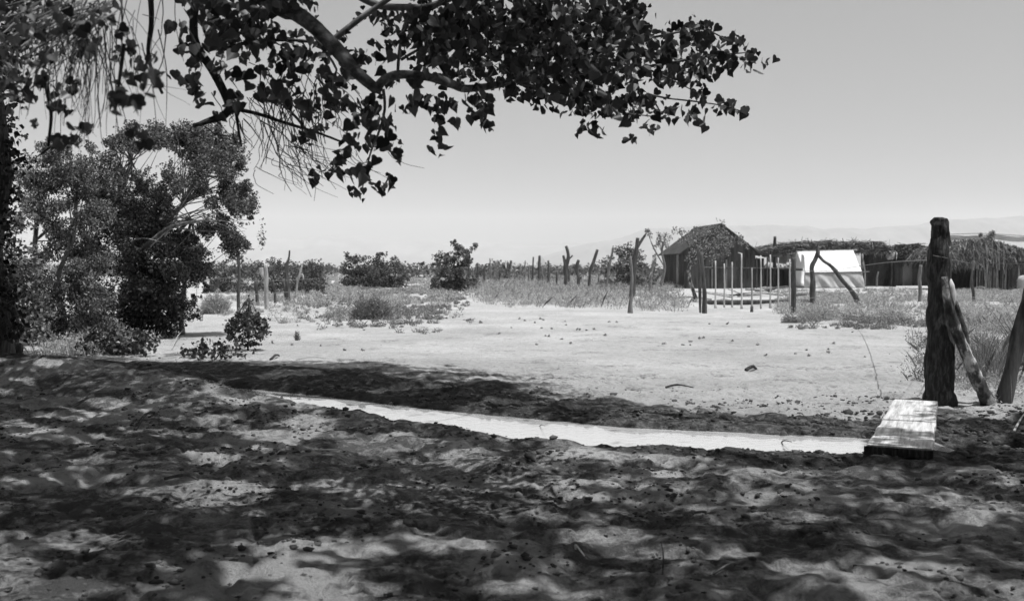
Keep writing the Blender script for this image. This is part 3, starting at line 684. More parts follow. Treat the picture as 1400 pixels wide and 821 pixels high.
def far_shrub(label, px, Y, spots, n, size, mat='leaf_brush', name='creosote_bush', group=None, bark='bark_dark', rr=(.35, .6), trunk_px=None, cat_='bush'):
    b = on(px, Y)
    if not trunk_px:
        gy_ = 365+EYE*FPX/Y
        spots = list(spots)+[(s_[0]+random.uniform(-3, 3), gy_-random.uniform(2, 9)) for s_ in spots for _k in (0, 1)]
        n = int(n*1.7)
    top = min(s[1] for s in spots)
    TR = [([b, (b+A(px, (top+380)/2, Y))/2+[.1,0,0], A(px+random.uniform(-2, 2), top*.4+380*.6, Y)], [.10, .07, .04])]
    if trunk_px: TR = [([b]+[A(x, y, Y) for x, y in trunk_px], list(np.linspace(.11, .05, len(trunk_px)+1)))]
    return foliage_tree(name, label, cat_, b, TR, [blob(s, Y, random.uniform(*rr)*.85, 1.2) for s in spots], int(n*1.9), size*.62, M[mat], M[bark], group)
gb = 'dark bushes along the far field edge'
far_shrub('dark bushy creosote, leftmost of the two in front of the far brush line', 491, 78, [(476,362),(484,358),(492,364),(500,356),(488,372),(498,372),(480,372),(505,366),(490,351),(474,370),(508,374),(478,354)], 1500, .26, group=gb)
far_shrub('tall pointed creosote right beside the leftmost dark bush', 520, 76, [(518,350),(520,356),(514,362),(525,362),(518,370),(530,368),(510,372),(540,362),(545,368),(538,373),(551,372),(543,355)], 1500, .24, group=gb)
far_shrub('open-topped tall bush rising above the far brush left of the post row', 622, 66, [(600,352),(606,358),(596,362),(612,352),(618,358),(604,370),(615,370),(625,366),(628,374),(600,374),(622,334),(630,340),(636,346),(626,348),(645,340),(640,352),(634,360),(618,378)], 2600, .24, rr=(.25,.55), group=gb)
far_shrub('compact dark round bush behind the forked post', 858, 72, [(848,344),(856,340),(864,342),(872,348),(850,352),(860,352),(870,358),(846,362),(858,362),(878,362),(866,370),(850,370),(862,378)], 2600, .2, group=gb)
far_shrub('pale wispy bush just left of the compact dark round bush', 830, 74, [(826,358),(832,362),(836,352),(828,368),(836,370),(824,372)], 500, .2, mat='leaf_mid', rr=(.25,.4))
for (lab, px, Y, s, n) in [('grey brushy mesquite standing behind the left crooked posts', 372, 60, [(350,366),(360,362),(372,358),(384,360),(396,364),(366,372),(380,372),(392,374),(355,376),(340,374),(404,372)], 1700),
    ('dark brush clump at the right end of the left crooked posts', 425, 58, [(412,366),(422,362),(430,364),(438,366),(418,376),(428,374),(436,378),(408,380),(424,386),(415,392),(405,388)], 1900),
    ('low dark brush clump behind the tall left pole', 305, 62, [(290,372),(300,368),(310,374),(320,370),(295,382),(308,384),(330,376)], 1300),
    ('grey brush clump far left of the row of upright posts', 690, 92, [(672,366),(680,362),(690,360),(700,364),(710,366),(685,372),(698,374),(670,374),(716,372)], 900),
    ('thin brush growing behind the middle of the post row', 745, 96, [(728,366),(736,362),(746,368),(756,370),(766,368),(740,374)], 600)]:
    far_shrub(lab, px, Y, s, n, .17, mat='leaf_brush' if n > 1000 else 'drydark', rr=(.3,.55))
far_shrub('sparse crooked young tree left of the gabled house', 905, 66, [(885,317),(904,320),(911,324),(898,334),(911,333),(888,322),(906,330)], 330, .16, mat='leaf_mid', name='young_mesquite', rr=(.22,.38), trunk_px=[(905,385),(909,365),(905,345),(908,330)], bark='bark_grey', cat_='tree')
far_shrub('short gnarled leafy stump between the round bush and the house', 890, 60, [(887,375),(892,378),(886,384),(896,382),(890,390),(896,350)], 240, .13, mat='leaf_brush', name='gnarled_stump', rr=(.14,.28), trunk_px=[(889,385),(891,372),(893,360),(897,352)], bark='bark_grey', cat_='stump')
far_shrub('wispy mesquite growing in front of the house gable', 948, 46, [(938,322),(950,318),(962,314),(974,312),(985,308),(990,316),(945,332),(958,328),(970,324),(982,326),(994,326),(952,342),(965,338),(978,338),(990,338),(985,350),(975,352),(996,346),(925,315),(945,352),(998,334),(1012,326),(1018,334)], 1100, .13, mat='leaf_mid', name='mesquite_sapling', rr=(.2,.4), trunk_px=[(951,408),(944,385),(942,365),(950,350),(958,335)], bark='bark_mott', cat_='tree')

# ================================================================ posts
def tilt_axes(): pass
def post(name, label, cat_, pts, rpx, mat, group, Y=None, extra=None, seed=0, wob=.2, n=8):
    """pts: pixel points from the foot upward; first one stands on the ground"""
    bx, by = pts[0]
    if Y is None: Y = EYE*FPX/(by-365)
    b = on(bx, Y); P = [b+[0, 0, -.15], ]+[A(x, y, Y) for x, y in pts[1:]]
    R = [r/FPX*Y/2 for r in rpx]
    m = MB(); m.tube(P, R, n, 4, wob, seed)
    if extra:
        root = thing(name, b, label, cat_, group)
        build(m, 'stem', mat, root, smooth=True)
        for (pp, rr) in extra:
            e = MB(); e.tube([A(x, y, Y) for x, y in pp], [r/FPX*Y/2 for r in rr], 7, 3, wob, seed+3); build(e, 'branch_stub', mat, root, smooth=True)
        return root
    return build(m, name, mat, origin=b, smooth=True, label=label, cat=cat_, group=group)
GL = 'crooked fence posts at the left'
post('tall_pole', 'tall thin dark pole, the leftmost upright of the left fence', 'post', [(326,428),(326,400),(327,370),(325,345)], [5,5,4,4], M['post'], GL)
post('fence_post', 'short dark post, first to the right of the tall thin pole', 'post', [(352,416),(351,398),(349,380)], [5,5,4], M['post'], GL)
post('fence_post', 'pale stout forked post with a dark stub beside its top, left fence', 'post', [(365,421),(364,400),(364,380),(363,362)], [7,6,6,4], M['wood_pale'], GL, extra=[([(362,382),(358,372),(357,366)], [4,6,7])])
post('fence_post', 'thin bent dark post between the pale stout post and the tallest post', 'post', [(376,414),(376,400),(374,390),(371,378)], [4,4,4,3], M['post'], GL)
post('fence_post', 'thin dark post leaning on the tallest left post', 'post', [(391,411),(390,398),(387,386),(384,379)], [4,4,4,3], M['post'], GL)
post('fence_post', 'tallest dark post of the left fence with a thin bent tip', 'post', [(394,412),(393,385),(392,365),(395,352),(396,342)], [7,6,5,3,2], M['post'], GL)
post('fence_post', 'pale twisted forked post right of the tallest left post', 'post', [(404,407),(406,390),(409,378),(413,362)], [4,3,3,2], M['wood_pale'], GL, extra=[([(408,380),(413,375),(415,382)], [3,3,2])])
post('fence_post', 'dark stubby post at the right end of the left fence', 'post', [(442,398),(441,385),(439,375),(437,366)], [5,6,5,4], M['post'], GL)
post('fence_post', 'small post seen under the mesquite, left of the tall thin pole', 'post', [(296,410),(297,392),(299,378)], [4,4,3], M['post'], GL)
GR = 'upright posts of the far fence row'
rowp = [(647,388,366,2,'low one squeezed between the first two of the row'),(676,387,362,2.2,'thin one between the slim pale-tipped post and the short post'),(683,388,368,2.6,'low stub left of the even upright post'),(704,387,364,2.2,'low thin one just right of the close pair'),(723,388,362,2.2,'thin low one before the slim knotted post'),(742,390,364,2,'thin low one right of the clean dark post'),(818,394,372,2.4,'short thin one right of the leaning post'),(851,392,372,2.2,'short one right of the thin post before the round bush'),(641,388,362,2.6,'far left end of the row by the open-topped bush'),(653,388,359,2.8,'second post from the left end of the row'),(662,390,363,3.2,'third post from the left end, stout'),(671,388,353,2.2,'slim pale-tipped post taller than its left neighbours'),
 (679,387,366,2.4,'short post between two taller slim ones'),(687,387,360,2.8,'even upright post left of the close pair'),(694,388,358,3.4,'left one of the close pair of posts'),(711,386,360,2.4,'first slim post right of the close pair'),
 (717,387,356,2.2,'second slim post right of the close pair'),(728,389,351,2.6,'slim knotted post left of the clean dark post'),(737,387,349,4.0,'clean dark straight post near the middle of the row'),(750,391,356,3.6,'slim dark post with a pointed top right of the clean dark one'),
 (761,394,371,2.8,'short low post left of the big forked post'),(778,392,366,2.6,'thin post just right of the big forked post'),(794,390,378,2.6,'very short stump post beside the bent dark post'),(844,393,366,2.6,'thin post in front of the compact round bush')]
for q, (px, by, ty, w, lab) in enumerate(rowp):
    dx = random.uniform(-1.5, 1.5)
    post('fence_post', 'grey fence post, '+lab, 'post', [(px, by), (px+dx*.2, (by+ty)/2), (px+dx, ty)], [w*1.05, w, w*.8], M['post'] if w > 2.5 else M['post_mid'], GR, seed=q)
post('fence_post', 'leaning right one of the close pair of posts', 'post', [(694,388),(696,372),(699,356)], [3,3.5,3], M['post'], GR)
post('forked_post', 'big dark forked post, tallest of the far row', 'post', [(773,396),(774,380),(773,368),(777,350),(774,336)], [5,6,6,5,4], M['post'], GR, extra=[([(773,366),(772,358),(770,349)], [4,4,3]), ([(777,354),(780,352),(783,349)], [3,2,2])])
post('fence_post', 'bent dark post right of the forked post', 'post', [(790,398),(791,380),(788,368),(791,355)], [4,5,5,4], M['post'], GR)
post('leaning_post', 'post leaning to the right with a pale lower half', 'post', [(805,398),(806,380),(807,370),(812,356),(817,341)], [4,4,4,5,4], M['post'], GR)
post('fence_post', 'pale split post with a ragged top left of the compact round bush', 'post', [(829,396),(830,385),(832,370),(836,350),(839,338)], [4,4,3,3,4], M['post_mid'], GR)
post('forked_post', 'thick forked trunk post sticking up above the compact round bush', 'post', [(866,404),(867,380),(868,355),(870,342),(872,325)], [5,6,6,6,5], M['post'], GR, extra=[([(870,342),(876,330),(884,318)], [4,4,2])])
post('fence_post', 'nearest thin upright post with a swollen foot, in the weeds before the round bush', 'post', [(862,427),(862,415),(863,400),(864,375),(862,350)], [9,6,4.5,4,3], M['post_mid'], None)

# gate with pickets
Yg = 35.0
gb_ = on(1020, Yg)
gate = thing('picket_gate', gb_, 'rustic gate of pale uneven sticks between dark posts in front of the house', 'gate')
pk = [(978,356,421),(990,360,420),(1001,358,420),(1014,346,422),(1028,366,422),(1040,349,422),(1053,348,421),(1064,352,420),(1080,354,420)]
for q, (px, ty, by) in enumerate(pk):
    o = random.uniform(-1, 1)
    m = MB(); m.tube([A(px+o*.3, by, Yg), A(px, by-12, Yg), A(px+o*.6, (ty+by)/2, Yg), A(px+o*.2, ty, Yg)], [.036+.02*(q%3==0), .03, .025, .022], 7, 3, .15, q)
    if q == 3: m.tube([A(1014, 347, Yg), A(1009, 345, Yg)], [.02, .012], 5, 2)
    build(m, 'picket', M['picket'] if q != 4 else M['wood_pale'], gate, smooth=True)
m = MB(); m.tube([A(958,366,Yg+.07), A(990,366,Yg+.07), A(1050,366.5,Yg+.07), A(1090,368,Yg+.07), A(1097,368,Yg+.07)], [.05,.025,.02,.045,.05], 7, 3, .2, 2); build(m, 'rail', M['post'], gate, smooth=True)
m = MB(); m.tube([A(963,411,Yg+.07), A(1020,412,Yg+.07), A(1087,410,Yg+.07)], [.02,.014,.014], 5, 3, .1, 2); build(m, 'rail', M['post'], gate, smooth=True)
m = MB(); m.tube([on(1028,Yg-.0)+[0,0,-.1], A(1028,418,Yg)], [.06,.05], 7, 3, .1); build(m, 'foot', M['post'], gate, smooth=True, label='dark stub under the middle picket')
GG = 'posts of the picket gate'
post('gate_post', 'thick squared dark post at the right end of the picket gate', 'post', [(1085.5,427),(1085,400),(1085,370),(1085,352)], [7.5,7,7,6.5], M['post'], GG, seed=3, wob=.08)
post('gate_post', 'stout dark post at the left end of the picket gate', 'post', [(964,427),(963,400),(961,370),(958,345)], [7,6,5,5], M['post'], GG, seed=5)
post('gate_post', 'thin dark post just left of the stout left gate post', 'post', [(958,426),(957,400),(956,370),(954,335)], [3.5,4,5,4], M['post'], GG, seed=8)
# A-prop
Yp = 40
pb = on(1112, Yp)
prop = thing('forked_prop', pb, 'forked crooked prop of two dark logs meeting at the top before the tent', 'prop')
m = MB(); m.tube([pb+[0,0,-.1], A(1111,400,Yp), A(1111,380,Yp), A(1110,364,Yp), A(1115,354,Yp), A(1118,346,Yp), A(1118,337,Yp)], [.11,.11,.10,.09,.08,.09,.04], 9, 4, .18, 4); build(m, 'log', M['post'], prop, smooth=True)
m = MB(); m.tube([A(1118,347,Yp+.05), A(1125,356,Yp), A(1138,365,Yp), A(1150,381,Yp), A(1163,396,Yp), A(1171,408,Yp), on(1177,Yp)+[0,0,-.1]], [.05,.06,.075,.08,.09,.10,.11], 9, 4, .18, 9); build(m, 'log', M['post'], prop, smooth=True)
# right side small posts
post('fence_post', 'thin curved dark post before the stick wall at the right', 'post', [(1332,414),(1331,400),(1328,388),(1329,372),(1330,356)], [5,4,4,3,3], M['post'], None, seed=4)
post('fence_post', 'short weathered post in the weeds left of the big corner post', 'post', [(1258,412),(1258,395),(1257,380),(1259,362)], [4,5,5,4], M['post_mid'], None, seed=6)

# big corner post with braces
Yc = 11.7
cb = on(1285, Yc)
cp = MB(); W = FPX/Yc*2
pp = [(1285,556,46),(1285,543,42),(1284,520,38),(1285,480,38),(1286,440,34),(1285,400,32),(1284,365,30),(1284,340,28),(1286,322,23),(1285,308,24),(1284,300,21),(1284,297,12)]
cp.tube([A(x, y, Yc) for x, y, _ in pp], [w/W for _, _, w in pp], 20, 5, .13, 12)
build(cp, 'corner_post', M['bark_dark'], origin=cb, smooth=True, label='thick rough black corner post with a knobbed top, tallest thing at the right', cat='post')
bb = on(1350, Yc-.15)
brace = thing('log_brace', bb, 'mottled forked log leaning against the thick corner post', 'log')
m = MB(); m.tube([A(1291,378,Yc-.22), A(1297,420,Yc-.22), A(1311,460,Yc-.2), A(1330,505,Yc-.18), A(1342,532,Yc-.15), A(1352,549,Yc-.12)], [.03,.05,.062,.066,.076,.09], 12, 5, .2, 6); build(m, 'log', M['bark_mott'], brace, smooth=True)
m = MB(); m.tube([A(1298,400,Yc), A(1312,440,Yc), A(1328,490,Yc), A(1345,540,Yc)], [.05,.05,.045,.05], 10, 5, .2, 8); build(m, 'log', M['bark_mott'], brace, smooth=True)
m = MB(); m.tube([A(1301,425,Yc-.05), A(1300,405,Yc-.05), A(1298,390,Yc-.05), A(1296,381,Yc-.05)], [.03,.055,.055,.03], 12, 5, .08, 8); build(m, 'stub', M['wood_white'], brace, smooth=True, label='pale barkless stub')
post('leaning_post', 'dark post leaning right at the picture edge beside the braced corner post', 'post', [(1371,548),(1381,510),(1392,465),(1405,412),(1415,370)], [22,20,19,18,17], M['post'], None, Y=11.75, seed=2, n=14)

# wires
def wire(label, pts, r=.006):
    P = [A(x, y, Y) for x, y, Y in pts]
    m = MB(); m.tube(P, r, 4, 6, 0, 1, cap=True)
    return build(m, 'fence_wire', M['wire'], origin=P[0], label=label, cat='wire', group='strands of fence wire')
wire('wire strand from the corner post top to the right picture edge', [(1276,349,11.5),(1296,353,11.6),(1313,357,16),(1331,360,26),(1372,360,22),(1440,362,16)], .004)
wire('lower wire strand behind the braces at the right', [(1300,411,12),(1331,410,26),(1372,412,22),(1440,416,16)], .005)
wire('faint wire strand between the gate post and the thick corner post', [(1086,369,35),(1130,370,38),(1200,360,26),(1272,355,11.7)], .008)
wire('low wire strand running right from the squared gate post', [(1086,410,35),(1111,407,38),(1172,396,40)], .01)
wire('top wire strand between the left fence poles', [(280,381,38),(326,380,36),(352,384,40),(394,383,44),(440,380,60)], .01)
wire('lower wire strand between the left fence poles', [(280,400,38),(326,399,36),(352,402,40),(394,399,44)], .01)

# ================================================================ house
def boards(m, p0, p1, z0, ztop, wd=.22, th=.04, nrm=(0, -1, 0), gap=.012):
    p0 = np.array(p0, float); p1 = np.array(p1, float); L = np.linalg.norm(p1-p0); d = (p1-p0)/L; nb = int(L/wd); w = L/nb
    nr = np.array([d[1], -d[0], 0])
    for q in range(nb):
        c = p0+d*(q+.5)*w; zt = ztop((q+.5)/nb); off = random.uniform(0, .015); zb = z0+random.uniform(0, .06)
        zl = ztop(q/nb); zr = ztop((q+1)/nb)
        a = c-d*(w/2-gap/2); b = c+d*(w/2-gap/2)
        v = []
        for (pt, zz) in ((a, zl), (b, zr)):
            for s in (off, off+th):
                v.append([pt[0]+nr[0]*s, pt[1]+nr[1]*s, zb]); v.append([pt[0]+nr[0]*s, pt[1]+nr[1]*s, zz-.02])
        m.add(v, [(0,1,3,2),(4,6,7,5),(0,4,5,1),(2,3,7,6),(0,2,6,4),(1,5,7,3)])
Yh = 74.0
FL = on(935, Yh); FR = on(1032, Yh+.6); zg = min(FL[2], FR[2])-.05
dirw = (FR-FL); dirw[2] = 0; Wd = np.linalg.norm(dirw); dirw /= Wd
back = np.array([-dirw[1], dirw[0], 0]); back = back*1.0; Dp = 7.0
back = np.array([-.06, 1, 0]); back /= np.linalg.norm(back)
def up_(py, Y): return A(900, py, Y)[2]
ze = up_(343, Yh); zr_ = up_(306.5, Yh)
house = thing('gabled_house', (FL+FR)/2, 'dark weathered board house with a steep gable behind the stick gate', 'house')
m = MB(); boards(m, FL, FR, zg, lambda t: ze+(zr_-ze)*(1-abs(2*t-1))); build(m, 'wall', M['board'], house)
m = MB(); boards(m, FL+back*Dp, FL, zg, lambda t: ze); build(m, 'wall', M['board'], house)
m = MB(); boards(m, FR, FR+back*Dp, zg, lambda t: ze); build(m, 'wall', M['board'], house)
m = MB(); boards(m, FR+back*Dp, FL+back*Dp, zg, lambda t: ze+(zr_-ze)*(1-abs(2*t-1))); build(m, 'wall', M['board'], house)
# corner trim, pale
m = MB(); m.box((FL+back*1.6+[-.09, 0, (ze-zg)*.5+.05]), .12, .35, ze-zg-.3); build(m, 'corner_board', M['wood_pale'], house)
mid_ = (FL+FR)/2
def slab(m, a, b, c, d, th=.09):
    q = [np.array(p, float) for p in (a, b, c, d)]; n_ = np.cross(q[1]-q[0], q[3]-q[0]); n_ /= np.linalg.norm(n_)
    if n_[2] < 0: n_ = -n_
    v = q+[p+n_*th for p in q]
    m.add(v, [(0,3,2,1),(4,5,6,7),(0,1,5,4),(1,2,6,5),(2,3,7,6),(3,0,4,7)])
ro = MB()
rF = mid_-back*.35; rB = mid_+back*(Dp+.35)
R0 = np.array([rF[0], rF[1], zr_]); R1 = np.array([rB[0], rB[1], zr_])
sl = (zr_-ze)/(Wd/2); ov = .35
Lf = FL-back*.35-dirw*ov; Lb = FL+back*(Dp+.35)-dirw*ov; Rf = FR-back*.35+dirw*ov; Rb = FR+back*(Dp+.35)+dirw*ov
for p in (Lf, Lb, Rf, Rb): p[2] = ze-sl*ov
slab(ro, Lf, R0, R1, Lb); build(ro, 'roof', M['roofing'], house)
ro = MB(); slab(ro, R0, Rf, Rb, R1); build(ro, 'roof', M['roofing'], house)
# lean-to porch at right
m = MB(); a = FR-back*.2+dirw*.1; a[2] = up_(345, Yh); b = a+dirw*1.5; b[2] = up_(351, Yh)
slab(m, a, b, b+back*3, a+back*3, .12); build(m, 'porch_roof', M['roofing'], house)
for px in (1034.5, 1049):
    m = MB(); g_ = on(px, Yh); m.tube([g_, A(px, 352, Yh)], [.06, .05], 6, 2, .1); build(m, 'porch_post', M['post'], house)
m = MB(); boards(m, FR+dirw*.05+back*2.6, FR+dirw*1.5+back*2.6, zg, lambda t: up_(352, Yh)); build(m, 'wall', M['inner'], house)
# door and window of the gable
dc = on(1003, Yh); dn = np.array([dirw[1], -dirw[0], 0])
ax = [dirw, dn, [0, 0, 1]]
m = MB(); m.box(FL+dirw*2.6+dn*.09+[0, 0, 1.02], .95, .05, 2.0, ax); dr_ = build(m, 'door', M['inner'], house)
for s in (-1, 1):
    m = MB(); m.box(FL+dirw*(2.6+s*.53)+dn*.10+[0, 0, 1.05], .1, .07, 2.1, ax); build(m, 'door_frame', M['post_mid'], house)
post('bare_stick', 'dark stovepipe-like pole rising above the left end of the brush shelter roof', 'pole', [(1059,392),(1059,360),(1059,340),(1059.5,323)], [4,3,4,4], M['post'], None, Y=80)

# wood scraps behind the gate
for q in range(16):
    px = random.uniform(972, 1082); Y = random.uniform(44, 62); b = on(px, Y); a = random.uniform(-.5, .5) + (math.pi if q % 2 else 0); L = random.uniform(.7, 2.2)
    e = b+np.array([math.cos(a)*L, math.sin(a)*L, random.uniform(.02, .35)]); r = random.uniform(.04, .11)
    m = MB(); m.tube([b+[0, 0, r], (b+e)/2+[0, 0, r+random.uniform(0, .1)], e+[0, 0, r]], [r, r*.9, r*.7], 7, 3, .2, q)
    build(m, 'fallen_log', M['wood_pale'] if q % 4 else M['post'], origin=b, smooth=True, label='weathered stick or log lying in the yard behind the stick gate', cat='log', group='logs scattered behind the gate')
b = on(1040, 42); m = MB(); m.tube([on(968, 42)+[0,0,.08], on(1000, 41.5)+[0,0,.1], on(1050, 42)+[0,0,.12], on(1110, 42.5)+[0,0,.08]], [.07,.09,.09,.06], 8, 4, .25, 3)
build(m, 'fallen_log', M['post'], origin=b, smooth=True, label='long low dark form lying across the yard behind the gate foot', cat='log')  # long thin dark form, low across the yard

# ================================================================ brush shelter, tent, huts
def thatch(P, n, L, w, droop=.5, alongx=.7, r=None):
    """straw pieces at points P"""
    n = len(P)
    d = rng.normal(size=(n, 3)); d[:, 2] = d[:, 2]*.3-droop; d[:, 0] *= alongx; d /= np.linalg.norm(d, axis=1)[:, None]
    s = np.cross(d, rng.normal(size=(n, 3))); s /= np.linalg.norm(s, axis=1)[:, None]
    l = L*(.4+rng.random(n)); ww = w*(.5+rng.random(n))
    v = np.stack([P-s*ww[:, None]/2, P+s*ww[:, None]/2, P+s*ww[:, None]*.3+d*l[:, None], P-s*ww[:, None]*.3+d*l[:, None]], 1)
    return v.reshape(-1, 3), [np.arange(n)[:, None]*4+np.array([[0, 1, 2, 3]])]
def roofpts(n, px0, px1, top, bot, Ya, Yb_, seed=0):
    px = rng.uniform(px0, px1, n); Y = rng.uniform(Ya, Yb_, n)
    t = np.interp(px, [a for a, _ in top], [b for _, b in top]) ; bt = np.interp(px, [a for a, _ in bot], [b for _, b in bot])
    Ym = Ya
    zt = EYE+(365-t)/FPX*Ym; zb = EYE+(365-bt)/FPX*Ym
    k_ = rng.random(n)
    z = zb+(zt-zb)*k_ + (fbm(px/3, Y*0, 3, seed)-.5)*.45*(k_ > .5)
    return np.stack([(px-700)/FPX*Ym, Y, z], 1)
def solid(m, px0, px1, top, bot, Ya, Yb_, ns=14):
    pr = np.linspace(px0, px1, ns)
    rows = []
    for px in pr:
        t = np.interp(px, [a for a, _ in top], [b for _, b in top])+2; bt = np.interp(px, [a for a, _ in bot], [b for _, b in bot])-.5
        x = (px-700)/FPX*Ya; zt = EYE+(365-t)/FPX*Ya; zb = EYE+(365-bt)/FPX*Ya
        rows.append([(x, Ya, zb), (x, Ya, zt), (x, Yb_, zt), (x, Yb_, zb)])
    v = [p for r in rows for p in r]; f = [(0,1,2,3), tuple(4*(ns-1)+k_ for k_ in (3,2,1,0))]
    for i_ in range(ns-1):
        for k_ in range(4):
            k2 = (k_+1) % 4; f.append((i_*4+k_, (i_+1)*4+k_, (i_+1)*4+k2, i_*4+k2))
    m.add(v, f)
# shelter 1
Ys = 79.0
sb = on(1140, Ys)
sh = thing('brush_shelter', sb, 'long flat brush-roofed shelter standing over the white tent', 'shelter')
top1 = [(1050,338),(1066,337),(1085,333),(1105,331.5),(1150,331),(1195,332),(1210,334),(1216,340)]; bot1 = [(1050,343),(1080,344),(1120,343.5),(1170,342.5),(1216,345)]
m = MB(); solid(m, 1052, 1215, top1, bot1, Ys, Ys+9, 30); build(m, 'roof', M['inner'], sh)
P = roofpts(9000, 1048, 1216, top1, bot1, Ys-.25, Ys+.2, 1); P2 = roofpts(5000, 1050, 1216, [(a, b-.5) for a, b in top1], [(a, b+2) for a, b in top1], Ys, Ys+9, 1)
lv = thatch(np.concatenate([P, P2]), 0, .5, .05, .25, 1.2); link('thatch', lv[0], lv[1], M['thatch'], sh)
for (px, Y, rr) in [(1057,Ys+.4,.06),(1095,Ys+.4,.07),(1178,Ys+.4,.08),(1219,Ys+.4,.08),(1060,Ys+8.5,.07),(1130,Ys+8.5,.07),(1215,Ys+8.5,.07)]:
    g_ = on(px, Y); m = MB(); m.tube([g_, g_+[.04, 0, 1.3], [g_[0]-.03, Y, EYE+(365-344)/FPX*Ys]], [rr, rr*.9, rr*.8], 6, 3, .15, int(px)); build(m, 'pole', M['post'], sh)
m = MB(); g_ = on(1183, Ys-.1); m.tube([g_, A(1182.5,370,Ys-.1), A(1180,355,Ys-.1), A(1176,343,Ys-.1)], [.05,.05,.05,.04], 6, 3, .1); build(m, 'pole', M['wood_pale'], sh, label='pale crooked pole')
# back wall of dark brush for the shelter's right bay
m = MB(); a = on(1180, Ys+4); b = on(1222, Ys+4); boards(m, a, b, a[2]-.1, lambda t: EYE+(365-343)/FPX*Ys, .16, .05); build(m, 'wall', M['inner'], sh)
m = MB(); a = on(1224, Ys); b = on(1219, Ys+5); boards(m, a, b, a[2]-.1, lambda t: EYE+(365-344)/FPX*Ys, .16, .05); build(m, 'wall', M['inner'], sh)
m = MB(); a = on(1036, Ys+4.); b = on(1094, Ys+4.); boards(m, a, b, a[2]-.1, lambda t: EYE+(365-366)/FPX*Ys+random.uniform(-.05,.1), .18, .05); build(m, 'wall', M['board'], sh)
# canvas flaps
def cloth(grid, name, mat, parent=None, **kw):
    g_ = np.array(grid, float); n_, m_ = g_.shape[:2]
    i = np.arange(n_-1)[:, None]*m_+np.arange(m_-1)[None]
    F = np.stack([i, i+1, i+m_+1, i+m_], -1).reshape(-1, 4)
    o = link(name, g_.reshape(-1, 3), [F], mat, parent, smooth=True, **kw)
    md = o.modifiers.new('thick', 'SOLIDIFY'); md.thickness = .02
    return o
def lerp2(a, b, c, d, n, m, fn=None):
    """a top-left b top-right c bottom-right d bottom-left"""
    a, b, c, d = [np.array(q, float) for q in (a, b, c, d)]
    out = []
    for i in range(n):
        v = i/(n-1); row = []
        for j in range(m):
            u = j/(m-1); p = (a*(1-u)+b*u)*(1-v)+(d*(1-u)+c*u)*v
            if fn: p = p+np.array(fn(u, v))
            row.append(p)
        out.append(row)
    return out
o_ = cloth(lerp2(A(1049,344,Ys+2), A(1077,345,Ys+2), A(1074,361,Ys+2), A(1050,358,Ys+2), 8, 12, lambda u, v: (0, .25*math.sin(u*9+v*3), 0)), 'hanging_canvas', M['canvas_grey'])
tagp(o_, 'grey canvas sheet hanging under the left end of the brush shelter', 'canvas')
o_ = cloth(lerp2(A(1076,347,Ys+3), A(1097,347,Ys+3), A(1092,360,Ys+3), A(1075,358,Ys+3), 8, 10, lambda u, v: (0, .2*math.sin(u*7+v*4), 0)), 'hanging_canvas', M['canvas'])
tagp(o_, 'small white canvas piece hanging between the grey sheet and the tent', 'canvas')
gx_ = []
for i in range(10):
    t = i/9*math.pi
    gx_.append([A(1210+ j*1.9 + 1.5*math.sin(t), 343.5+ (1-math.cos(t))*5.5*(1 if j > 2 else .6+j*.2), Ys+.5-.5*math.sin(t)*math.sin((j+.5)/8*math.pi)+.2*math.sin(j*2.1+i)) for j in range(9)])
o_ = cloth(gx_, 'canvas_bundle', M['canvas_grey']); tagp(o_, 'bulging pale bundle tucked under the right corner of the brush shelter roof', 'bundle')
m = MB(); g_ = on(1199, Ys+.5); m.tube([g_, A(1199,380,Ys+.5), A(1201,371,Ys+.5)], [.08,.07,.05], 6, 3, .1); build(m, 'leaning_stick', M['wood_pale'], origin=g_, label='short pale bent stick standing in the dark bay of the brush shelter', cat='stick')
# tent
Yt = Ys-3.6
tb = on(1138, Yt+1.5)
tent = thing('wall_tent', tb, 'white canvas wall tent under the brush shelter', 'tent')
zE = EYE+(365-373)/FPX*Yt; zR = EYE+(365-344)/FPX*(Yt+1.9)
xl = (1100-700)/FPX*Yt; xr = (1178.5-700)/FPX*Yt; tg = tb[2]
Yr = Yt+1.9
lw = [(xl, Yt, zE), (xr, Yt, zE+.06), (xr-.05, Yr, zR+.12), (xl-.05, Yr, zR)]
cloth(lerp2(lw[3], lw[2], lw[1], lw[0], 10, 20, lambda u, v: (0, 0, -.05*math.sin(v*math.pi)*(1+.3*math.sin(u*20)))), 'roof', M['canvas'], tent)
cloth(lerp2(lw[3], lw[2], (xr, Yr+1.9, zE), (xl, Yr+1.9, zE), 10, 20, lambda u, v: (0, 0, -.05*math.sin(v*math.pi))), 'roof', M['canvas'], tent)
wr = lambda u, v: (0, (.14*math.sin(u*21-v*5)+.06*math.sin(u*47-v*9))*v - .25*v, 0)
cloth(lerp2((xl, Yt-.02, zE-.01), (xr, Yt-.02, zE+.05), (xr+.1, Yt-.05, tg), (xl-.1, Yt-.05, tg), 12, 60, wr), 'wall', M['canvas_grey'], tent)  # greyer canvas than the roof: shade of the long walls put into the colour
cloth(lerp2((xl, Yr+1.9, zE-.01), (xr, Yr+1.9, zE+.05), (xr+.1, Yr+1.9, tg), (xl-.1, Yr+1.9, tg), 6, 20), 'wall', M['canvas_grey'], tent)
for s, xx in ((-1, xl), (1, xr)):
    g_ = [[(xx+.05*s*math.sin(i), Yt+(Yr-Yt)*2*u_, tg+((zE if abs(2*u_-1) > .999 else zE+(zR-zE)*(1-abs(2*u_-1)))-tg)*v_) for u_ in np.linspace(0, 1, 13)] for i, v_ in enumerate(np.linspace(0, 1, 7))]
    cloth(g_, 'end_wall', M['canvas'], tent)
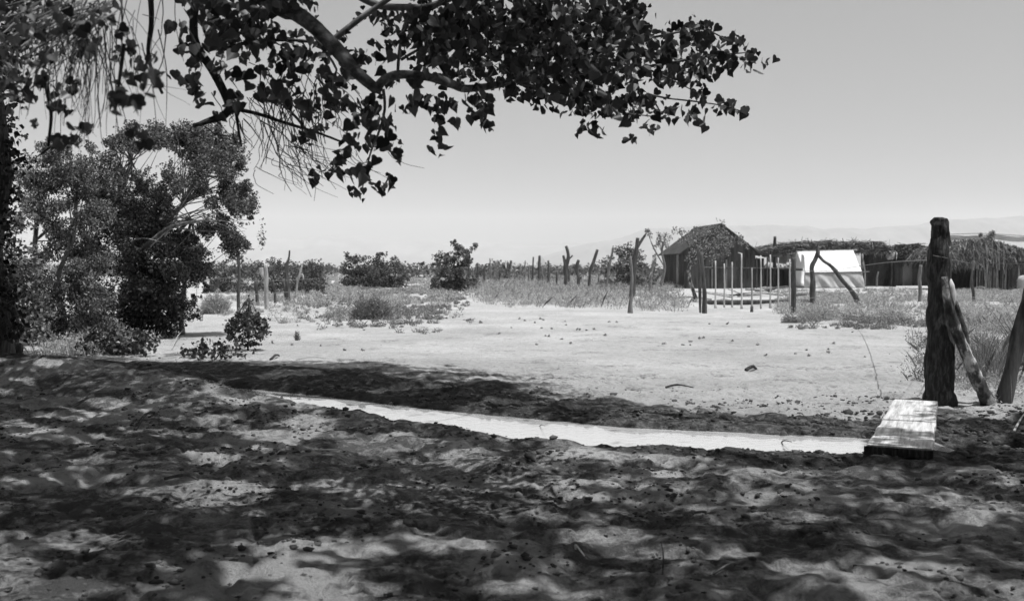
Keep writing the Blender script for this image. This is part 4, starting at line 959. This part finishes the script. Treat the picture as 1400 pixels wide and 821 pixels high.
cloth(lerp2(A(1096,346,Yt+1), (xl, Yt, zR-.3), (xl+.1, Yt-.1, tg), A(1095,389,Yt-.5), 12, 6, lambda u, v: (0, .1*math.sin(u*8+v*2), 0)), 'door_flap', M['canvas'], tent)
m = MB(); m.tube([(xl-.1, Yr, zR+.02), (xr+.25, Yr, zR+.14)], .05, 6, 2); build(m, 'ridge_pole', M['wood_pale'], tent)
m = MB(); m.tube([(xl, Yt-.08, zE+.01), (xr+.5, Yt-.08, zE+.1)], .035, 6, 2); build(m, 'eave_pole', M['post_mid'], tent)

# hut between shelter and corner post
Yh2 = 84
hb = on(1248, Yh2)
hut = thing('brush_hut', hb, 'small ragged brush hut with a pale doorway between the shelter and the corner post', 'hut')
top2 = [(1222,345),(1232,343),(1242,337),(1250,333),(1258,334),(1268,338),(1290,345)]; bot2 = [(1222,352),(1240,351),(1255,352),(1290,358)]
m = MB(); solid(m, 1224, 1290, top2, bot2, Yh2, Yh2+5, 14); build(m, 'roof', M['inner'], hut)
lv = thatch(np.concatenate([roofpts(3500, 1222, 1290, top2, bot2, Yh2-.2, Yh2+.2, 3), roofpts(1500, 1224, 1290, top2, top2, Yh2, Yh2+5, 3)]), 0, .7, .06, .6, .7); link('thatch', lv[0], lv[1], M['thatch_dark'], hut)
zt2 = EYE+(365-350)/FPX*Yh2
for (pa, pb_, mt) in [(1225,1234,'board'),(1247,1256,'inner'),(1256,1263,'board'),(1263,1292,'inner')]:
    m = MB(); a = on(pa, Yh2+.1); b = on(pb_, Yh2+.1); boards(m, a, b, a[2]-.1, lambda t: zt2+random.uniform(-.1, .1), .12, .05); build(m, 'wall', M[mt], hut)
m = MB(); a = on(1233, Yh2+1); b = on(1249, Yh2+1); boards(m, a, b, a[2]-.05, lambda t: zt2-.5, .3, .04); build(m, 'door', M['canvas_grey'], hut, label='pale panel standing in for the light in the open doorway')  # pale boards stand in for light showing through the open doorway
m = MB(); a = on(1226, Yh2+4.6); b = on(1290, Yh2+4.6); boards(m, a, b, a[2]-.1, lambda t: zt2, .3, .05); build(m, 'wall', M['inner'], hut)
o_ = cloth([[A(px_, 346-(1-((px_-1236)/17)**2)*9*math.sin(v_), Yh2+6+3*math.cos(v_)) for px_ in np.linspace(1219, 1253, 12)] for v_ in np.linspace(.1, 3, 8)], 'canvas_cover', M['canvas_grey'])
tagp(o_, 'pale rounded canvas top showing behind the small brush hut', 'canvas')

# right ramada
Y3 = 66
rb = on(1350, Y3)
rm = thing('stick_ramada', rb, 'shaggy ramada of upright sticks and brush at the right edge', 'shelter')
top3 = [(1293,350),(1300,342),(1312,334),(1330,331),(1350,325),(1362,328),(1380,334),(1400,340),(1440,344)]; bot3 = [(1293,356),(1330,357),(1360,350),(1440,356)]
m = MB(); solid(m, 1296, 1438, top3, bot3, Y3+.3, Y3+7, 20); build(m, 'roof', M['inner'], rm)
lv = thatch(np.concatenate([roofpts(7000, 1293, 1438, top3, bot3, Y3-.25, Y3+.3, 5), roofpts(3000, 1294, 1438, top3, [(a, b+3) for a, b in top3], Y3, Y3+7, 5)]), 0, .75, .035, .9, .6); link('thatch', lv[0], lv[1], M['thatch'], rm)
stk = MB(); stk2 = MB()
for q in range(46):
    px = 1331+q*.95+random.uniform(-.5, .5); ty = random.uniform(328, 345) if px < 1372 else random.uniform(338, 346); by = random.uniform(348, 372)
    (stk if random.random() < .6 else stk2).tube([A(px+random.uniform(-1.5, 1.5), by, Y3-.35), A(px, (ty+by)/2, Y3-.42), A(px+random.uniform(-1.5, 1.5), ty, Y3-.3)], random.uniform(.02, .04), 4, 2)
for q in range(40):
    px = 1336+q*1.0+random.uniform(-.4, .4); g_ = on(px, Y3-.1)
    (stk if random.random() < .5 else stk2).tube([g_, A(px+random.uniform(-1, 1), 372, Y3-.15), A(px+random.uniform(-1.5, 1.5), random.uniform(352, 366), Y3-.1)], random.uniform(.022, .04), 4, 2)
build(stk, 'stick_wall', M['wood_pale'], rm); build(stk2, 'stick_wall', M['post'], rm)
m = MB(); a = on(1297, Y3+5.5); b = on(1438, Y3+5.5); boards(m, a, b, a[2]-.1, lambda t: EYE+(365-354)/FPX*Y3, .25, .05); build(m, 'wall', M['inner'], rm)
m = MB(); a = on(1337, Y3+.6); b = on(1378, Y3+.6); boards(m, a, b, a[2]-.1, lambda t: EYE+(365-353)/FPX*Y3, .25, .05); build(m, 'wall', M['inner'], rm)
for px in (1299, 1331, 1378, 1392, 1430):
    g_ = on(px, Y3+.1); m = MB(); m.tube([g_, g_+[.05, 0, 1.1], [g_[0], Y3+.1, EYE+(365-353)/FPX*Y3]], [.07, .06, .06], 6, 3, .15, px); build(m, 'pole', M['post'] if px != 1392 else M['wood_pale'], rm)
b = A(1354, 330, Y3)
cl = [blob((1355, 322), Y3, .2, .1), blob((1352, 327), Y3, .22, .1), blob((1357, 318), Y3, .13, .1), blob((1340, 321), Y3, .1, .1)]
lvp = np.concatenate([np.array(c[:3])+rng.normal(size=(120, 3))*c[3]*.6 for c in cl]); lv = leaves(lvp, .1, 0, 'kite', .5); link('brush_tuft', lv[0], lv[1], M['leaf_brush'], rm)
o_ = cloth([[A(px_, 322+((px_-1345)/100)**2*8+math.sin(px_*.11)*1.0+v_*6, Y3+9+v_*2.5) for px_ in np.linspace(1296, 1445, 26)] for v_ in np.linspace(1, -.1, 6)], 'canvas_cover', M['canvas_grey'])
tagp(o_, 'long pale canvas cover stretched behind the stick ramada roof', 'canvas')
m = MB()
for q in range(2):
    m.tube([A(1300, 320+q*5, Y3+8.6), A(1340, 319+q*3, Y3+8.6), A(1380, 321+q*4, Y3+8.6), A(1440, 325+q*5, Y3+8.6)], .03, 5, 4, .1)
build(m, 'long_pole', M['twig_pale'], origin=A(1300, 320, Y3+8.6), label='long thin poles laid over the canvas cover behind the stick ramada', cat='pole')
c = on(1401, Y3-1.5); m = MB()
m.tube([c+[0, 0, -.05], c+[0, 0, .25], c+[0, 0, .7], c+[0, 0, .95], c+[0, 0, 1.02]], [.25, .42, .45, .3, .08], 12, 4, .12, 5)
build(m, 'cloth_sack', M['canvas_grey'], origin=c, smooth=True, label='pale rounded sack standing at the right edge before the ramada', cat='sack')
# low pile near ramada
c = on(1341, Y3-2); m = MB(); m.tube([c+[-.6, 0, .1], c+[0, 0, .2], c+[.6, 0, .08]], [.08, .16, .08], 8, 3, .3, 5)
build(m, 'fallen_log', M['post'], origin=c, smooth=True, label='dark short log lying left of the stick wall foot', cat='log')

# ================================================================ foreground things
# plank over the ditch
pn = np.array([3.10, 8.17]); pf = np.array([4.37, 11.05]); d2 = (pf-pn); Lp = np.linalg.norm(d2); d2 /= Lp; s2 = np.array([d2[1], -d2[0]])
ztop = .062; nseg = 22; m = MB(); rows = []
for i_ in range(nseg+1):
    t = i_/nseg; c = pn+d2*Lp*t; w = (.50-.05*t)/2; sag = -.012*math.sin(t*math.pi); zt = ztop+sag; th = .075
    j1 = random.uniform(-.012, .008); j2 = random.uniform(-.012, .008)
    l = c-s2*(w+j1); r = c+s2*(w+j2)
    rows += [(l[0], l[1], zt-th), (l[0], l[1], zt-.008), ((l+s2*.012)[0], (l+s2*.012)[1], zt), ((r-s2*.012)[0], (r-s2*.012)[1], zt), (r[0], r[1], zt-.008), (r[0], r[1], zt-th)]
f = [(0,1,2,3,4,5), tuple(nseg*6+k_ for k_ in (5,4,3,2,1,0))]
for i_ in range(nseg):
    for k_ in range(6):
        k2 = (k_+1) % 6; f.append((i_*6+k_, (i_+1)*6+k_, (i_+1)*6+k2, i_*6+k2))
rot = math.atan2(d2[1], d2[0])-math.pi/2
org = np.array([pn[0], pn[1], ztop])
vv = np.array(rows)-org; cr, sr = math.cos(-rot), math.sin(-rot)
vv = np.stack([vv[:, 0]*cr-vv[:, 1]*sr, vv[:, 0]*sr+vv[:, 1]*cr, vv[:, 2]], 1)
m.add(vv, f); po = build(m, 'plank_bridge', M['plank'], label='wide pale worn plank laid across the ditch', cat='plank')
me_ = MB(); me_.box((0, -.022, -.042), .52, .03, .066, jit=.004); build(me_, 'end_shade_strip', M['bark_dark'], po, label='dark strip added for the shaded end of the plank')  # added dark strip: paints the shade on the plank's near end
po.location = org; po.rotation_euler = (0, 0, rot)

def stick(px, py, dx, dy, r, mat, label, lift=.02, bend=.03, group='sticks on the ground', dz=0.0):
    a = gp(px, py); b = gp(px+dx, py+dy) + np.array([0, 0, dz]); mid = (a+b)/2+[random.uniform(-bend, bend), random.uniform(-bend, bend), bend]
    m = MB(); m.tube([a+[0, 0, r*.5], mid+[0, 0, r], b+[0, 0, r*.5+lift*0]], [r, r*.9, r*.5], 6, 4, .15, int(px)); build(m, 'stick', M[mat], origin=a, smooth=True, label=label, cat='stick', group=group)
stick(787,751,12,9,.007,'wood_white','short white chip of wood on the shaded foreground sand')
stick(1385,592,16,-26,.012,'wood_pale','pale stick leaning in the clods at the right edge')
stick(1066,613,16,-9,.007,'twig','thin dark twig poking out of the ditch beside the plank')
stick(185,588,28,-24,.018,'bark_dark','bent dark branch on the shaded bank at the left', .05, .04)
stick(265,607,32,-16,.008,'post_mid','thin grey twig on the shaded bank near the left')
stick(225,655,50,4,.012,'twig','dark twig lying by the bright sand patch at the left')
stick(298,640,8,-18,.006,'wood_pale','small pale upright twig left of the centre foreground')
stick(975,785,34,-14,.006,'post_mid','thin straw in the near foreground right of the centre')
stick(905,795,-2,-1,.004,'twig','thin dark stem standing in the near foreground', dz=.20)
stick(910,530,38,0,.014,'bark_dark','flat dark stick lying on the sunlit sand beyond the ditch')
stick(1020,507,14,-2,.03,'bark_dark','small dark clump of bark on the open sand', .0, .03)
stick(240,492,28,-12,.012,'wood_pale','pale fallen branch among the plants beyond the left bank')
stick(215,487,70,2,.012,'wood_pale','long pale fallen branch lying beyond the left bank')
stick(235,478,18,-22,.010,'wood_pale','slanting pale twig above the long fallen branch', dz=.12)
stick(405,492,40,-2,.008,'wood_pale','pale curved twig right of the round bush')
stick(370,492,12,-5,.022,'bark_dark','small dark chunk of wood right of the leafy sprig')
stick(735,590,10,-8,.005,'twig','tiny twig at the near edge of the water')

# dark old log at the left edge, pale stone
c = gp(14, 497); m = MB()
m.tube([c+[-1.2, .1, .22], c+[-.4, 0, .24], c+[.0, 0, .24], c+[.17, 0, .23]], [.1, .11, .11, .09], 12, 4, .12, 3)
build(m, 'old_log', M['bark_dark'], origin=c, smooth=True, label='upper dark log end at the left edge beside the trunk', cat='log')
m = MB(); m.tube([c+[-1.2, .0, .07], c+[-.4, 0, .08], c+[.0, -.02, .08], c+[.2, 0, .08]], [.1, .1, .11, .09], 12, 4, .12, 7)
build(m, 'old_log', M['bark_dark'], origin=c+[0, -.05, 0], smooth=True, label='lower dark log end at the left edge, under another log', cat='log')
def rock(px, py, s, mat, label, cat_='stone', group=None):
    c = gp(px, py); m = MB(); m.tube([c+[0, 0, -.3*s], c+[0, 0, .1*s], c+[.05*s, 0, .45*s], c+[0, 0, .6*s]], [.7*s, .85*s, .6*s, .12*s], 9, 3, .2, int(px)); build(m, 'stone' if cat_ == 'stone' else 'clod', M[mat], origin=c, smooth=True, label=label, cat=cat_, group=group)
rock(57, 492, .10, 'stone', 'pale stone on the bank beside the old logs')
rock(110, 575, .0001+.04, 'stone', 'small pale stone in the shaded bank')
# clods
n = 9000
px = rng.uniform(150, 1400, n); py = 365+ (rng.uniform(0, 1, n)**1.6*.95+.05)*0 + rng.choice([0, 1], n, p=[.45, .55])*0 + rng.uniform(75, 260, n)
X = (px-700)/(py-365)*EYE; Yq = EYE*FPX/(py-365)
dq = Yq-np.interp(X, DX, DY)-np.interp(X, DX, DW)
pr = np.where(dq > .1, np.where(dq < 2.3, .8, .018), .25)*np.where(np.abs(dq+np.interp(X, DX, DW)) < np.interp(X, DX, DW)+.1, 0, 1)
pr *= sstep(.35, .6, fbm(X/.7, Yq/.7, 3, 401))
kk = rng.random(n) < pr
X, Yq = X[kk], Yq[kk]; zz = terrain(X, Yq)
ICO = np.array([[0,0,1],[.89,0,.45],[.28,.85,.45],[-.72,.53,.45],[-.72,-.53,.45],[.28,-.85,.45],[.6,.6,-.5],[-.6,.6,-.5],[-.6,-.6,-.5],[.6,-.6,-.5]])
s_ = rng.lognormal(-4.15, .5, len(X)); s_ = np.clip(s_, .006, .05)*np.where(Yq > 13, .5, 1)*np.where(dq[kk] > 2.3, .6, 1)
nf = 16000; xf = rng.uniform(-6, 6.5, nf); yf = rng.uniform(3.7, 12, nf); kf = (fbm(xf/.45, yf/.45, 4, 451) > .52) & (np.abs(yf-np.interp(xf, DX, DY)) > np.interp(xf, DX, DW)+.05)
xf = xf[kf]; yf = yf[kf]; X = np.concatenate([X, xf]); Yq = np.concatenate([Yq, yf]); zz = terrain(X, Yq); s_ = np.concatenate([s_, np.clip(rng.lognormal(-4.6, .5, len(xf)), .004, .03)])
vv = np.stack([X, Yq, zz+s_*.2], 1)[:, None]+ICO[None]*s_[:, None, None]*(.6+.8*rng.random((len(X), 10, 1)))*np.array([1.2, 1, .7])
o = np.arange(len(X))[:, None]*10
fa = np.concatenate([o+np.array([t]) for t in ([0,1,2],[0,2,3],[0,3,4],[0,4,5],[0,5,1],[1,6,2],[2,7,3],[3,8,4],[4,8,5],[5,9,1],[2,6,7],[3,7,8],[5,8,9],[1,9,6])])
tagp(link('earth_clods', vv.reshape(-1, 3), [fa], M['clod']), 'dark earth clods strewn over the damp far bank and sand', 'clods', None, 'stuff')
# leaf litter
n = 5000
X = rng.uniform(-7, 7, n); Yq = rng.uniform(3.6, 13, n); kk = fbm(X/.6, Yq/.6, 3, 431) > .5
kk &= np.abs(Yq-np.interp(X, DX, DY)) > np.interp(X, DX, DW)+.1
X, Yq = X[kk], Yq[kk]
v, f = leaves(np.stack([X, Yq, terrain(X, Yq)+.008], 1), .045, 0, 'kite')
v = v.reshape(-1, 4, 3); mz = v[:, :, 2].mean(1, keepdims=True); v[:, :, 2] = mz+(v[:, :, 2]-mz)*.25
tagp(link('leaf_litter', v.reshape(-1, 3), f, M['leaf_brush']), 'fallen leaves scattered over the shaded foreground', 'leaf litter', None, 'stuff')

# ================================================================ haze
hz, nt, out = nodes('haze')
pv = N(nt, 'ShaderNodeVolumePrincipled'); pv.inputs['Density'].default_value = 1.6e-4; pv.inputs['Color'].default_value = g3(.98); pv.inputs['Anisotropy'].default_value = .0
nt.links.new(pv.outputs[0], out.inputs['Volume'])
m = MB(); m.box((0, 3000, 215), 19000, 13000, 440)
for q in range(len(m.v)): pass
zlo = float(GZ.min())-1
m.v = [(x, y, (zlo if z < 100 else 460.0)) for x, y, z in m.v]
m.v = [(x, (-600. if y < 0 else 9300.), z) for x, y, z in m.v]
ho = build(m, 'haze', hz); tagp(ho, None, None, None, 'stuff'); ho['label'] = 'dusty haze over the plain'

# ================================================================ world, sun, camera
w = bpy.data.worlds.new('World'); scene.world = w; w.use_nodes = True; nt = w.node_tree; nt.nodes.clear()
sky = nt.nodes.new('ShaderNodeTexSky'); sky.sky_type = 'NISHITA'; sky.sun_disc = False
el = math.asin(SUN[2]); sky.sun_elevation = el; sky.sun_rotation = math.atan2(SUN[0], SUN[1]); sky.dust_density = 5.0; sky.air_density = 1.0
bw = nt.nodes.new('ShaderNodeSeparateColor'); bg = nt.nodes.new('ShaderNodeBackground'); ow = nt.nodes.new('ShaderNodeOutputWorld')
bg.inputs[1].default_value = .100
nt.links.new(sky.outputs[0], bw.inputs[0]); av = nt.nodes.new('ShaderNodeMath'); av.operation = 'MULTIPLY_ADD'; av.inputs[1].default_value = .5
hb_ = nt.nodes.new('ShaderNodeMath'); hb_.operation = 'MULTIPLY'; hb_.inputs[1].default_value = .4
nt.links.new(bw.outputs[2], hb_.inputs[0]); nt.links.new(bw.outputs[1], av.inputs[0]); nt.links.new(hb_.outputs[0], av.inputs[2]); nt.links.new(av.outputs[0], bg.inputs[0]); nt.links.new(bg.outputs[0], ow.inputs[0])
sd = bpy.data.lights.new('sun', 'SUN'); sd.energy = 4.6; sd.angle = math.radians(.53); sd.color = (1, 1, 1)
so = bpy.data.objects.new('sun', sd); COL.objects.link(so)
from mathutils import Vector
so.rotation_euler = Vector(SUN).to_track_quat('Z', 'Y').to_euler(); so.location = (0, 0, 30)
cd = bpy.data.cameras.new('camera'); cd.sensor_width = 36; cd.lens = 36; cd.clip_end = 30000; cd.clip_start = .1
cd.dof.use_dof = True; cd.dof.focus_distance = 11; cd.dof.aperture_fstop = 3.0
co = bpy.data.objects.new('camera', cd); COL.objects.link(co); co.location = (0, 0, EYE); co.rotation_euler = (math.pi/2-PITCH, 0, 0)
scene.camera = co
vs = scene.view_settings; vs.view_transform = 'Standard'; vs.look = 'None'; vs.gamma = 1; vs.exposure = 0.1; vs.use_curve_mapping = False
scene.cycles.max_bounces = 5; scene.cycles.diffuse_bounces = 2; scene.cycles.volume_bounces = 1; scene.cycles.transparent_max_bounces = 4
for o in bpy.data.objects:
    if '_o' in o: del o['_o']
